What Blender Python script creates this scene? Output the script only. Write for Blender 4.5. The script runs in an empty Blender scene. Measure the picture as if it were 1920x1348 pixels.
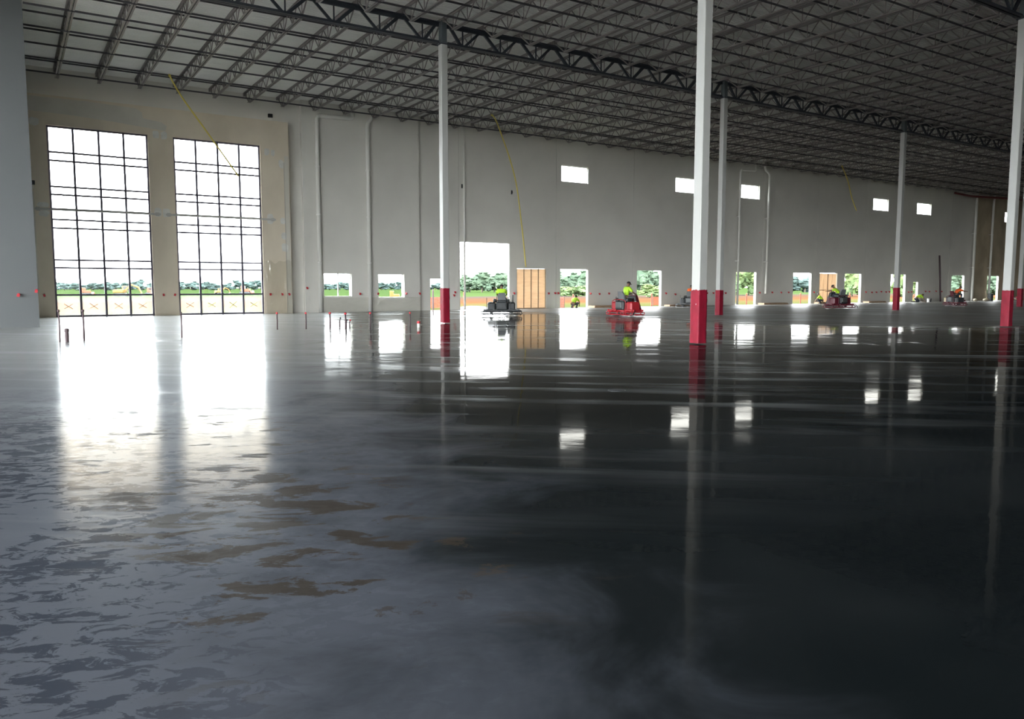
import bpy, bmesh, math, random
from mathutils import Vector, Matrix, noise

# ------------------------------------------------------------------ camera, sky, light, exposure
SC = bpy.context.scene
COL = SC.collection
EYE = 1.6
cam_d = bpy.data.cameras.new('camera')
cam_d.sensor_width = 36.0
cam_d.lens = 1454.6 / 1920 * 36.0
cam_d.clip_end = 8000
cam = bpy.data.objects.new('camera', cam_d)
COL.objects.link(cam)
cam.location = (0, 0, EYE)
cam.rotation_euler = (math.radians(90 - 5.304), 0, math.radians(57.14 - 90))
SC.camera = cam

SKY = 1.0
world = bpy.data.worlds.new('overcast_sky')
SC.world = world
world.use_nodes = True
wn = world.node_tree.nodes
wn['Background'].inputs[0].default_value = (0.93, 0.97, 1.0, 1)
wn['Background'].inputs[1].default_value = SKY

SC.view_settings.view_transform = 'Standard'
SC.view_settings.look = 'None'
SC.view_settings.gamma = 1.0
SC.view_settings.use_curve_mapping = False
SC.view_settings.exposure = 4.45
cy = SC.cycles
cy.max_bounces = 7
cy.diffuse_bounces = 4
cy.glossy_bounces = 3
cy.transmission_bounces = 3
cy.use_adaptive_sampling = True
cy.adaptive_threshold = 0.04
cy.adaptive_min_samples = 16
cy.transparent_max_bounces = 12
cy.sample_clamp_indirect = 6.0
cy.use_denoising = True

# ------------------------------------------------------------------ sizes of the place (metres)
D = 48.894            # dock wall
A, B = 30.912, 15.626  # column rows
C_ROW = B - (A - B)
U0, BAY = 16.387, 17.673
ZG = 12.117           # underside of girders
ZB = 12.465           # underside of joists
ZD = 13.2             # deck
UMIN, UMAX, VMIN = -22.0, 140.0, -70.0
JS = BAY / 9
EW = D - 0.7          # bare entry wall face

# ------------------------------------------------------------------ helpers
rng = random.Random(7)
MATS = {}


def mat(name, color, rough=0.6, metal=0.0, spec=0.5, noise_amt=0.0, noise_scale=2.0, color2=None, bump=0.0, bump_scale=20.0,
        translucent=0.0, stretch=(1, 1, 1), detail=4.0):
    m = bpy.data.materials.new(name)
    m.use_nodes = True
    nt = m.node_tree
    b = nt.nodes['Principled BSDF']
    b.inputs['Base Color'].default_value = (*color, 1)
    b.inputs['Roughness'].default_value = rough
    b.inputs['Metallic'].default_value = metal
    b.inputs['Specular IOR Level'].default_value = spec
    tc = nt.nodes.new('ShaderNodeTexCoord')
    mp = nt.nodes.new('ShaderNodeMapping')
    mp.inputs['Scale'].default_value = stretch
    nt.links.new(tc.outputs['Object'], mp.inputs[0])
    if color2 is not None or noise_amt:
        c2 = color2 if color2 is not None else tuple(max(0, c * (1 - noise_amt)) for c in color)
        n = nt.nodes.new('ShaderNodeTexNoise')
        n.inputs['Scale'].default_value = noise_scale
        n.inputs['Detail'].default_value = detail
        nt.links.new(mp.outputs[0], n.inputs['Vector'])
        r = nt.nodes.new('ShaderNodeValToRGB')
        r.color_ramp.elements[0].position = 0.35
        r.color_ramp.elements[0].color = (*c2, 1)
        r.color_ramp.elements[1].position = 0.65
        r.color_ramp.elements[1].color = (*color, 1)
        nt.links.new(n.outputs['Fac'], r.inputs[0])
        nt.links.new(r.outputs[0], b.inputs['Base Color'])
    if bump:
        n2 = nt.nodes.new('ShaderNodeTexNoise')
        n2.inputs['Scale'].default_value = bump_scale
        nt.links.new(mp.outputs[0], n2.inputs['Vector'])
        bp = nt.nodes.new('ShaderNodeBump')
        bp.inputs['Strength'].default_value = bump
        bp.inputs['Distance'].default_value = 0.02
        nt.links.new(n2.outputs['Fac'], bp.inputs['Height'])
        nt.links.new(bp.outputs[0], b.inputs['Normal'])
    if translucent:
        t = nt.nodes.new('ShaderNodeBsdfTranslucent')
        t.inputs[0].default_value = (*color, 1)
        mx = nt.nodes.new('ShaderNodeMixShader')
        mx.inputs[0].default_value = translucent
        nt.links.new(b.outputs[0], mx.inputs[1])
        nt.links.new(t.outputs[0], mx.inputs[2])
        nt.links.new(mx.outputs[0], nt.nodes['Material Output'].inputs[0])
    MATS[name] = m
    return m


class MB:
    """collects shapes and links them as one mesh"""

    def __init__(self):
        self.v, self.f = [], []

    def add(self, vs, fs):
        o = len(self.v)
        self.v += [tuple(x) for x in vs]
        self.f += [tuple(i + o for i in q) for q in fs]
        return self

    def box(self, x0, x1, y0, y1, z0, z1):
        vs = [(x0, y0, z0), (x1, y0, z0), (x1, y1, z0), (x0, y1, z0), (x0, y0, z1), (x1, y0, z1), (x1, y1, z1), (x0, y1, z1)]
        return self.add(vs, [(0, 3, 2, 1), (4, 5, 6, 7), (0, 1, 5, 4), (1, 2, 6, 5), (2, 3, 7, 6), (3, 0, 4, 7)])

    def cbox(self, c, s, r=0.0):
        """box by centre and size with chamfered vertical edges"""
        x, y, z = c
        a, b, h = s[0] / 2, s[1] / 2, s[2] / 2
        if r <= 0:
            return self.box(x - a, x + a, y - b, y + b, z - h, z + h)
        pts = [(a - r, -b), (a, -b + r), (a, b - r), (a - r, b), (-a + r, b), (-a, b - r), (-a, -b + r), (-a + r, -b)]
        k = 1 - r / max(a, b)
        rings = [(-h, k), (-h + r, 1), (h - r, 1), (h, k)]
        vs = [(x + px * q, y + py * q, z + zz) for zz, q in rings for px, py in pts]
        fs = [tuple(reversed(range(8)))] + [tuple(24 + i for i in range(8))]
        for j in range(3):
            for i in range(8):
                fs.append((j * 8 + i, j * 8 + (i + 1) % 8, j * 8 + 8 + (i + 1) % 8, j * 8 + 8 + i))
        return self.add(vs, fs)

    def bar(self, p, q, w, h=None, up=(0, 0, 1)):
        """square bar between two points"""
        h = h or w
        p, q = Vector(p), Vector(q)
        d = (q - p).normalized()
        s = d.cross(Vector(up))
        if s.length < 1e-4:
            s = d.cross(Vector((1, 0, 0)))
        s.normalize()
        t = s.cross(d).normalized()
        vs = []
        for c in (p, q):
            for a, b in ((-1, -1), (1, -1), (1, 1), (-1, 1)):
                vs.append(c + s * a * w / 2 + t * b * h / 2)
        return self.add(vs, [(3, 2, 1, 0), (4, 5, 6, 7), (0, 1, 5, 4), (1, 2, 6, 5), (2, 3, 7, 6), (3, 0, 4, 7)])

    def tube(self, pts, r, n=8, caps=True):
        pts = [Vector(p) for p in pts]
        rs = r if isinstance(r, (list, tuple)) else [r] * len(pts)
        vs, fs = [], []
        ref = Vector((0.31, 0.17, 0.94))
        for i, p in enumerate(pts):
            d = (pts[min(i + 1, len(pts) - 1)] - pts[max(i - 1, 0)]).normalized()
            s = d.cross(ref)
            if s.length < 1e-3:
                s = d.cross(Vector((1, 0, 0)))
            s.normalize()
            t = s.cross(d)
            for k in range(n):
                a = 2 * math.pi * k / n
                vs.append(p + (s * math.cos(a) + t * math.sin(a)) * rs[i])
        for i in range(len(pts) - 1):
            for k in range(n):
                fs.append((i * n + k, i * n + (k + 1) % n, (i + 1) * n + (k + 1) % n, (i + 1) * n + k))
        if caps:
            fs.append(tuple(reversed(range(n))))
            fs.append(tuple((len(pts) - 1) * n + k for k in range(n)))
        return self.add(vs, fs)

    def lathe(self, prof, c=(0, 0, 0), n=16, axis='z'):
        vs, fs = [], []
        for (r, z) in prof:
            for k in range(n):
                a = 2 * math.pi * k / n
                if axis == 'z':
                    vs.append((c[0] + r * math.cos(a), c[1] + r * math.sin(a), c[2] + z))
                elif axis == 'x':
                    vs.append((c[0] + z, c[1] + r * math.cos(a), c[2] + r * math.sin(a)))
                else:
                    vs.append((c[0] + r * math.cos(a), c[1] + z, c[2] + r * math.sin(a)))
        for i in range(len(prof) - 1):
            for k in range(n):
                fs.append((i * n + k, i * n + (k + 1) % n, (i + 1) * n + (k + 1) % n, (i + 1) * n + k))
        fs.append(tuple(reversed(range(n))))
        fs.append(tuple((len(prof) - 1) * n + k for k in range(n)))
        return self.add(vs, fs)

    def ico(self, c, r, sub=2, seed=0, amp=0.0, freq=1.5, squash=(1, 1, 1)):
        bm = bmesh.new()
        bmesh.ops.create_icosphere(bm, subdivisions=sub, radius=1.0)
        vs = []
        for v in bm.verts:
            p = v.co.copy()
            k = 1 + (amp * noise.noise(p * freq + Vector((seed * 3.1, seed * 1.7, seed))) if amp else 0)
            vs.append((c[0] + p.x * r * k * squash[0], c[1] + p.y * r * k * squash[1], c[2] + p.z * r * k * squash[2]))
        fs = [tuple(v.index for v in f.verts) for f in bm.faces]
        bm.free()
        return self.add(vs, fs)

    def mesh(self, name, m=None, smooth=False):
        me = bpy.data.meshes.new(name)
        me.from_pydata(self.v, [], self.f)
        bm = bmesh.new()
        bm.from_mesh(me)
        bmesh.ops.recalc_face_normals(bm, faces=bm.faces)
        bm.to_mesh(me)
        bm.free()
        if m:
            me.materials.append(MATS[m] if isinstance(m, str) else m)
        if smooth:
            for p in me.polygons:
                p.use_smooth = True
        return me

    def build(self, name, m, parent=None, smooth=False, loc=None):
        return put(name, self.mesh(name, m, smooth), parent, loc)


def put(name, me, parent=None, loc=None):
    o = bpy.data.objects.new(name, me)
    COL.objects.link(o)
    if parent:
        o.parent = parent
    if loc:
        o.location = loc
    return o


def tag(o, label, cat, group=None):
    o['label'] = label
    o['category'] = cat
    if group:
        o['group'] = group
    return o


def struct(o, label=None):
    o['kind'] = 'structure'
    if label:
        o['label'] = label
    return o


def empty(name, loc=(0, 0, 0), rz=0.0, scale=1.0):
    o = bpy.data.objects.new(name, None)
    o.empty_display_size = 0.2
    COL.objects.link(o)
    o.location = loc
    o.rotation_euler = (0, 0, rz)
    o.scale = (scale, scale, scale)
    return o


def copy_tree(o, parent=None):
    c = o.copy()
    COL.objects.link(c)
    c.parent = parent
    for ch in list(o.children):
        copy_tree(ch, c)
    return c


def portal(x, y, z, w, h, direction):
    """daylight opening marked for the renderer's sky sampling; gives off no light of its own"""
    l = bpy.data.lights.new('daylight_opening', 'AREA')
    l.shape = 'RECTANGLE'
    l.size = w
    l.size_y = h
    l.cycles.is_portal = True
    o = bpy.data.objects.new('daylight_opening', l)
    COL.objects.link(o)
    o.location = (x, y, z)
    o.rotation_euler = Vector(direction).to_track_quat('-Z', 'Z').to_euler()
    return o


# ------------------------------------------------------------------ materials
mat('paint', (0.68, 0.665, 0.61), 0.7, noise_amt=0.08, noise_scale=0.35, bump=0.05, bump_scale=6)
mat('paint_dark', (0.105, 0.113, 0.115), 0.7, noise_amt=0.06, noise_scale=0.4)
mat('bare_concrete', (0.70, 0.625, 0.50), 0.85, spec=0.2, color2=(0.60, 0.53, 0.42), noise_scale=0.5, bump=0.1, bump_scale=5, stretch=(1, 1, 0.6), detail=8)
mat('bare_concrete_far', (0.50, 0.42, 0.30), 0.85, color2=(0.36, 0.30, 0.21), noise_scale=0.6, stretch=(1, 1, 0.7), detail=8)
mat('patch_white', (0.66, 0.65, 0.60), 0.8, noise_amt=0.15, noise_scale=3)
mat('primer_wash', (0.60, 0.575, 0.50), 0.8, noise_amt=0.08, noise_scale=1)
mat('deck', (0.80, 0.80, 0.765), 0.45, metal=0.0, noise_amt=0.10, noise_scale=0.6)
mat('membrane', (0.3, 0.3, 0.3), 0.9)
mat('joist_paint', (0.22, 0.20, 0.195), 0.55)
mat('bridging_paint', (0.05, 0.048, 0.055), 0.6)
mat('girder_paint', (0.028, 0.034, 0.045), 0.55)
mat('column_paint', (0.40, 0.405, 0.385), 0.45)
mat('column_raw', (0.10, 0.12, 0.13), 0.5)
mat('red_wrap', (0.24, 0.008, 0.026), 0.5, spec=0.25, color2=(0.18, 0.006, 0.018), noise_scale=5, bump=0.5, bump_scale=7, stretch=(1, 1, 0.5))
mat('red_cap', (0.45, 0.02, 0.03), 0.5)
mat('pvc', (0.72, 0.71, 0.66), 0.4)
mat('aluminium', (0.085, 0.075, 0.105), 0.4, metal=0.2)
mat('girt_steel', (0.42, 0.41, 0.38), 0.5)
mat('plywood', (0.74, 0.60, 0.44), 0.75, color2=(0.62, 0.48, 0.33), noise_scale=2.5, stretch=(0.4, 1, 3), translucent=0.34)
mat('plywood_pale', (0.76, 0.62, 0.46), 0.75, color2=(0.62, 0.48, 0.34), noise_scale=2.5, stretch=(3, 1, 0.4), translucent=0.34)
mat('batten', (0.30, 0.22, 0.15), 0.8)
mat('rod', (0.06, 0.035, 0.04), 0.6)
mat('yellow_cord', (0.62, 0.50, 0.10), 0.6)
mat('black_rubber', (0.012, 0.013, 0.015), 0.6)
mat('machine_black', (0.022, 0.026, 0.028), 0.45)
mat('machine_grey', (0.09, 0.095, 0.095), 0.4, metal=0.3)
mat('machine_red', (0.42, 0.02, 0.03), 0.38)
mat('machine_maroon', (0.11, 0.010, 0.022), 0.4)
mat('seat_grey', (0.15, 0.16, 0.165), 0.7)
mat('steel', (0.42, 0.42, 0.42), 0.3, metal=0.8)
mat('skin_tone', (0.20, 0.11, 0.07), 0.6)
mat('hi_vis_lime', (0.46, 0.76, 0.035), 0.7)
mat('hi_vis_orange', (0.85, 0.13, 0.02), 0.7)
mat('jeans', (0.022, 0.028, 0.045), 0.8)
mat('work_grey', (0.09, 0.095, 0.1), 0.8)
mat('boot', (0.03, 0.022, 0.018), 0.7)
mat('cap_dark', (0.025, 0.02, 0.022), 0.6)
mat('timber', (0.36, 0.24, 0.15), 0.8, noise_amt=0.2, noise_scale=3)
mat('sack', (0.55, 0.47, 0.34), 0.8, noise_amt=0.15, noise_scale=4)
mat('white_plastic', (0.75, 0.74, 0.70), 0.4)
mat('carton', (0.62, 0.52, 0.36), 0.8)
mat('orange_plastic', (0.20, 0.035, 0.008), 0.5)
mat('excavator_yellow', (0.16, 0.075, 0.006), 0.5)
mat('glass_dark', (0.03, 0.035, 0.04), 0.1)
mat('bark', (0.10, 0.08, 0.06), 0.9)
mat('leaf_far', (0.060, 0.084, 0.074), 0.9, spec=0.0, color2=(0.045, 0.066, 0.064), noise_scale=0.5)
mat('leaf_mid', (0.068, 0.095, 0.062), 0.9, spec=0.0, color2=(0.045, 0.068, 0.048), noise_scale=0.9)
mat('leaf_light', (0.105, 0.14, 0.055), 0.9, spec=0.0, color2=(0.065, 0.10, 0.05), noise_scale=1.2)
mat('tape_tan', (0.62, 0.42, 0.20), 0.7, translucent=0.4)
mat('tape_green', (0.45, 0.52, 0.12), 0.7, translucent=0.4)
mat('white_concrete', (0.10, 0.10, 0.098), 0.8)
mat('sprinkler_red', (0.12, 0.015, 0.015), 0.5)


def glass_material(name, haze, tint):
    m = bpy.data.materials.new(name)
    m.use_nodes = True
    nt = m.node_tree
    nt.nodes.clear()
    out = nt.nodes.new('ShaderNodeOutputMaterial')
    tr = nt.nodes.new('ShaderNodeBsdfTransparent')
    tr.inputs[0].default_value = (*tint, 1)
    gl = nt.nodes.new('ShaderNodeBsdfGlossy')
    gl.inputs['Roughness'].default_value = 0.02
    mx = nt.nodes.new('ShaderNodeMixShader')
    mx.inputs[0].default_value = 0.05
    nt.links.new(tr.outputs[0], mx.inputs[1])
    nt.links.new(gl.outputs[0], mx.inputs[2])
    last = mx.outputs[0]
    if haze:
        tl = nt.nodes.new('ShaderNodeBsdfTranslucent')
        tl.inputs[0].default_value = (0.8, 0.8, 0.78, 1)
        m2 = nt.nodes.new('ShaderNodeMixShader')
        m2.inputs[0].default_value = haze
        nt.links.new(last, m2.inputs[1])
        nt.links.new(tl.outputs[0], m2.inputs[2])
        last = m2.outputs[0]
    nt.links.new(last, out.inputs[0])
    MATS[name] = m
    return m


glass_material('glass', 0.0, (0.95, 0.97, 0.97))
glass_material('glass_film', 0.05, (0.92, 0.93, 0.92))
glass_material('poly_sheet', 0.10, (0.95, 0.95, 0.93))


def N(nt, kind, **kw):
    n = nt.nodes.new(kind)
    for k, v in kw.items():
        n.inputs[k].default_value = v
    return n


def floor_material():
    m = bpy.data.materials.new('power_trowelled_concrete')
    m.use_nodes = True
    nt = m.node_tree
    L = nt.links.new
    b = nt.nodes['Principled BSDF']
    tc = nt.nodes.new('ShaderNodeTexCoord')
    P = tc.outputs['Object']
    sep = nt.nodes.new('ShaderNodeSeparateXYZ')
    L(P, sep.inputs[0])

    def math_(op, a, b_=None, c_=None):
        n = nt.nodes.new('ShaderNodeMath')
        n.operation = op
        for i, x in enumerate((a, b_, c_)):
            if x is None:
                continue
            if isinstance(x, (int, float)):
                n.inputs[i].default_value = x
            else:
                L(x, n.inputs[i])
        return n.outputs[0]

    def ramp(x, lo, hi, a=0.0, b_=1.0):
        n = nt.nodes.new('ShaderNodeMapRange')
        n.interpolation_type = 'SMOOTHSTEP'
        L(x, n.inputs[0])
        for i, v in zip((1, 2, 3, 4), (lo, hi, a, b_)):
            n.inputs[i].default_value = v
        return n.outputs[0]

    def noise_(scale, detail=3.0, stretch=(1, 1, 1), rot=0.0, rough=0.5, dist=0.0):
        ro = nt.nodes.new('ShaderNodeMapping')
        ro.inputs['Rotation'].default_value = (0, 0, rot)
        L(P, ro.inputs[0])
        mp = nt.nodes.new('ShaderNodeMapping')
        mp.inputs['Scale'].default_value = stretch
        L(ro.outputs[0], mp.inputs[0])
        n = N(nt, 'ShaderNodeTexNoise', Scale=scale, Detail=detail, Roughness=rough, Distortion=dist)
        L(mp.outputs[0], n.inputs['Vector'])
        return n.outputs['Fac']

    # troweling arcs: rings about a few machine positions
    def rings(cx, cy, freq):
        mp = nt.nodes.new('ShaderNodeMapping')
        mp.inputs['Location'].default_value = (-cx, -cy, 0)
        L(P, mp.inputs[0])
        w = nt.nodes.new('ShaderNodeTexWave')
        w.wave_type = 'RINGS'
        w.rings_direction = 'Z'
        w.inputs['Scale'].default_value = freq
        w.inputs['Distortion'].default_value = 2.2
        w.inputs['Detail'].default_value = 4.0
        w.inputs['Detail Scale'].default_value = 0.8
        L(mp.outputs[0], w.inputs['Vector'])
        return w.outputs['Fac']

    arcs = math_('MULTIPLY', math_('MAXIMUM', rings(13, 19, 0.21), rings(-9, -6, 0.24)), ramp(noise_(0.22, 3), 0.42, 0.62))
    big = noise_(0.16, 4, rough=0.55)
    mid = noise_(0.9, 5, rough=0.6, dist=0.6)
    streak = noise_(0.7, 5, stretch=(0.3, 1.3, 1), rot=0.75)
    blot = noise_(8.5, 10, stretch=(0.55, 1.0, 1), rot=0.5, rough=0.68, dist=0.8)

    u, v = sep.outputs[0], sep.outputs[1]
    # the next strip of slab, still matt under the machines
    edge = math_('ADD', 27.0, math_('MULTIPLY', math_('MAXIMUM', math_('SUBTRACT', 20.0, v), 0.0), 1.7))
    fresh = ramp(math_('ADD', math_('SUBTRACT', u, edge), math_('MULTIPLY', math_('SUBTRACT', streak, 0.5), 14.0)), -2.5, 3.5)
    # laitance-rich lighter area near the entry corner and its wet blotches
    side = math_('SUBTRACT', math_('ADD', math_('MULTIPLY', v, 0.36), 0.6), u)
    pale = ramp(math_('ADD', side, math_('MULTIPLY', math_('SUBTRACT', mid, 0.5), 4.0)), -1.4, 1.6)
    wet = ramp(math_('ADD', blot, math_('MULTIPLY', math_('SUBTRACT', mid, 0.5), 0.5)), 0.50, 0.545)
    fringe = ramp(math_('ADD', math_('SUBTRACT', math_('MULTIPLY', v, 0.09), u), math_('MULTIPLY', math_('SUBTRACT', big, 0.5), 1.5)), -0.9, 0.3, 0.22, 1.0)
    wet = math_('MULTIPLY', math_('MULTIPLY', wet, ramp(v, 15.0, 8.0, 0.12, 1.0)), fringe)
    wetpale = math_('MULTIPLY', wet, pale)

    def mixc(f, a, b_):
        n = nt.nodes.new('ShaderNodeMix')
        n.data_type = 'RGBA'
        if isinstance(f, (int, float)):
            n.inputs[0].default_value = f
        else:
            L(f, n.inputs[0])
        for i, x in ((6, a), (7, b_)):
            if isinstance(x, tuple):
                n.inputs[i].default_value = (*x, 1)
            else:
                L(x, n.inputs[i])
        return n.outputs[2]

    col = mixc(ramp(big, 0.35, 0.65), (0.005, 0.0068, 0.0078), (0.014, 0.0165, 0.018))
    col = mixc(math_('MULTIPLY', pale, 0.8), col, mixc(ramp(v, 6.0, 30.0), (0.082, 0.091, 0.112), (0.27, 0.27, 0.265)))  # far end lightened to bounce light onto the entry wall and roof
    col = mixc(math_('MULTIPLY', wetpale, 0.8), col, (0.022, 0.027, 0.038))
    # brownish damp streaks
    bs = noise_(2.6, 10, stretch=(0.6, 1.25, 1), rot=0.45, rough=0.7, dist=0.5)
    near = math_('MULTIPLY', ramp(v, 2.5, 4.0), ramp(v, 14.0, 9.0))
    near = math_('MULTIPLY', near, math_('MULTIPLY', ramp(u, 0.2, 0.8), ramp(u, 3.2, 2.2)))
    du = math_('SUBTRACT', u, 1.35)
    dv = math_('SUBTRACT', v, 5.6)
    rr = math_('ADD', math_('MULTIPLY', du, du), math_('MULTIPLY', math_('MULTIPLY', dv, dv), 0.3))
    bs = math_('ADD', bs, ramp(rr, 1.2, 0.05, 0.0, 0.08))
    brown = math_('MULTIPLY', ramp(bs, 0.575, 0.60), near)
    col = mixc(math_('MULTIPLY', brown, 0.9), col, (0.030, 0.024, 0.018))
    arcs = math_('MULTIPLY', arcs, ramp(v, 8.0, 13.0))
    col = mixc(math_('MULTIPLY', ramp(arcs, 0.88, 0.98), 0.14), col, (0.14, 0.15, 0.155))
    col = mixc(fresh, col, (0.115, 0.11, 0.097))
    # unseen floor to the side and behind the viewer, made pale to bounce light
    bounce_pale = math_('MAXIMUM', ramp(u, -1.6, -3.0), ramp(v, -1.0, -3.0))
    col = mixc(bounce_pale, col, (0.48, 0.47, 0.445))
    # how much of the surface is closed to a shine: the far strips are burnished, the near corner still open
    cov = ramp(math_('ADD', v, math_('MULTIPLY', math_('SUBTRACT', big, 0.5), 6.0)), 6.0, 22.0, 0.0, 1.0)
    cov = math_('ADD', math_('MULTIPLY', math_('SUBTRACT', 1.0, cov), math_('SUBTRACT', 0.17, math_('MULTIPLY', pale, 0.03))), math_('MULTIPLY', cov, 0.66))
    cov = math_('MULTIPLY', cov, math_('SUBTRACT', 1.0, math_('MULTIPLY', ramp(blot, 0.50, 0.64), math_('MULTIPLY', pale, 0.45))))
    cov = math_('MULTIPLY', cov, math_('SUBTRACT', 1.0, math_('MULTIPLY', fresh, 0.68)))
    cov = math_('MULTIPLY', cov, math_('SUBTRACT', 1.0, math_('MULTIPLY', bounce_pale, 0.8)))
    cov = math_('MULTIPLY', cov, math_('SUBTRACT', 1.0, math_('MULTIPLY', brown, 0.8)))

    rough = math_('ADD', 0.03, math_('MULTIPLY', ramp(big, 0.3, 0.7), 0.04))
    rough = math_('ADD', rough, math_('MULTIPLY', ramp(arcs, 0.82, 0.99), 0.09))
    rough = math_('ADD', rough, math_('MULTIPLY', ramp(streak, 0.5, 0.68), 0.05))
    rough = math_('ADD', rough, math_('MULTIPLY', math_('SUBTRACT', pale, wetpale), 0.06))
    rough = math_('ADD', rough, math_('MULTIPLY', brown, 0.25))
    rough = math_('ADD', rough, math_('MULTIPLY', fresh, 0.33))
    # gentle waviness of the slab and fine trowel relief
    wav = noise_(0.42, 2, stretch=(0.6, 1.1, 1), rot=0.6)
    h = math_('ADD', math_('MULTIPLY', wav, 0.010), math_('MULTIPLY', mid, 0.0016))
    h = math_('ADD', h, math_('MULTIPLY', arcs, 0.0016))
    h = math_('ADD', h, math_('MULTIPLY', math_('MULTIPLY', blot, pale), 0.0012))
    bp = nt.nodes.new('ShaderNodeBump')
    bp.inputs['Strength'].default_value = 1.0
    bp.inputs['Distance'].default_value = 1.0
    L(h, bp.inputs['Height'])
    nt.nodes.remove(b)
    df = nt.nodes.new('ShaderNodeBsdfDiffuse')
    L(col, df.inputs['Color'])
    gl = nt.nodes.new('ShaderNodeBsdfGlossy')
    L(rough, gl.inputs['Roughness'])
    L(bp.outputs[0], gl.inputs['Normal'])
    L(mixc(math_('MULTIPLY', ramp(v, 14.0, 6.5), math_('ADD', 0.35, math_('MULTIPLY', pale, 0.65))), (1.0, 0.985, 0.96), (1.0, 0.80, 0.58)), gl.inputs['Color'])
    fr = nt.nodes.new('ShaderNodeFresnel')
    fr.inputs[0].default_value = 1.5
    L(bp.outputs[0], fr.inputs['Normal'])
    mx = nt.nodes.new('ShaderNodeMixShader')
    L(math_('MULTIPLY', fr.outputs[0], cov), mx.inputs[0])
    L(df.outputs[0], mx.inputs[1])
    L(gl.outputs[0], mx.inputs[2])
    # broad satin sheen of the laitance film
    g2 = nt.nodes.new('ShaderNodeBsdfGlossy')
    g2.inputs['Roughness'].default_value = 0.36
    g2.inputs['Color'].default_value = (0.93, 0.97, 1.0, 1)
    L(bp.outputs[0], g2.inputs['Normal'])
    m2 = nt.nodes.new('ShaderNodeMixShader')
    swirl = ramp(noise_(1.3, 8, stretch=(0.13, 1.1, 1), rot=0.72, dist=0.5), 0.48, 0.72)
    swirl = math_('MULTIPLY', swirl, math_('MULTIPLY', ramp(v, 2.5, 6.5), ramp(noise_(0.2, 3), 0.3, 0.55)))
    sheen = math_('MULTIPLY', math_('SUBTRACT', pale, math_('MULTIPLY', wetpale, 0.6)), 0.17)
    sheen = math_('ADD', sheen, math_('MULTIPLY', math_('MULTIPLY', swirl, 0.40), math_('SUBTRACT', 1.0, math_('MULTIPLY', pale, 0.75))))
    L(math_('MULTIPLY', fr.outputs[0], sheen), m2.inputs[0])
    L(mx.outputs[0], m2.inputs[1])
    L(g2.outputs[0], m2.inputs[2])
    L(m2.outputs[0], nt.nodes['Material Output'].inputs[0])
    MATS['floor'] = m


floor_material()


def ground_material():
    m = bpy.data.materials.new('site_ground')
    m.use_nodes = True
    nt = m.node_tree
    L = nt.links.new
    b = nt.nodes['Principled BSDF']
    b.inputs['Roughness'].default_value = 0.95
    b.inputs['Specular IOR Level'].default_value = 0.0
    tc = nt.nodes.new('ShaderNodeTexCoord')
    sep = nt.nodes.new('ShaderNodeSeparateXYZ')
    L(tc.outputs['Object'], sep.inputs[0])
    n = N(nt, 'ShaderNodeTexNoise', Scale=0.05, Detail=6.0)
    L(tc.outputs['Object'], n.inputs['Vector'])
    m1 = nt.nodes.new('ShaderNodeMath')
    m1.operation = 'MULTIPLY_ADD'
    L(n.outputs['Fac'], m1.inputs[0])
    m1.inputs[1].default_value = 30.0
    L(sep.outputs[1], m1.inputs[2])
    mr = nt.nodes.new('ShaderNodeMapRange')
    mr.inputs[1].default_value = 49.0
    mr.inputs[2].default_value = 249.0
    L(m1.outputs[0], mr.inputs[0])
    r = nt.nodes.new('ShaderNodeValToRGB')
    e = r.color_ramp.elements
    e[0].position = 0.0
    e[0].color = (0.050, 0.049, 0.047, 1)
    e[1].position = 1.0
    e[1].color = (0.022, 0.036, 0.012, 1)
    for p, c in ((0.09, (0.048, 0.046, 0.042)), (0.13, (0.034, 0.040, 0.014)), (0.19, (0.045, 0.038, 0.016)), (0.25, (0.054, 0.026, 0.012)),
                 (0.42, (0.042, 0.026, 0.018)), (0.50, (0.034, 0.028, 0.024)), (0.58, (0.026, 0.040, 0.014))):
        x = r.color_ramp.elements.new(p)
        x.color = (*c, 1)
    L(mr.outputs[0], r.inputs[0])
    L(r.outputs[0], b.inputs['Base Color'])
    MATS['ground'] = m


ground_material()

# ------------------------------------------------------------------ the setting: ground, slab, roof, walls
ground = MB().add([(-2500, -600, -0.32), (3500, -600, -0.32), (3500, 3500, -0.32), (-2500, 3500, -0.32)], [(0, 1, 2, 3)]).build('ground', 'ground')
struct(ground, 'open building site ground with soil and green field beyond the openings')
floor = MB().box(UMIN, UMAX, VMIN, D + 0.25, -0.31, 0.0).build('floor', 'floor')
struct(floor, 'polished grey concrete floor slab with mirror-like sheen')

ceiling = MB().box(UMIN - 0.3, UMAX + 0.3, VMIN - 0.3, D + 0.3, ZD + 0.06, ZD + 0.3).build('ceiling', 'membrane')
struct(ceiling, 'flat warehouse roof carried on corrugated deck sheets')


def deck_profile():
    m = MB()
    pitch, n = 0.1524, 6
    prof = []
    for i in range(n):
        y = i * pitch
        prof += [(y, 0.0), (y + 0.062, 0.0), (y + 0.080, 0.040), (y + 0.134, 0.040)]
    prof += [(n * pitch, 0.0), (n * pitch + 0.03, -0.006)]
    vs = [(x, y, z) for x in (UMIN, UMAX) for y, z in prof]
    k = len(prof)
    fs = [(i, i + 1, k + i + 1, k + i) for i in range(k - 1)]
    return m.add(vs, fs).mesh('deck_sheet', 'deck')


dm = deck_profile()
y = VMIN
while y < D - 0.1:
    put('deck_sheet', dm, ceiling, (0, y, ZD))
    y += 0.9144


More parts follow.
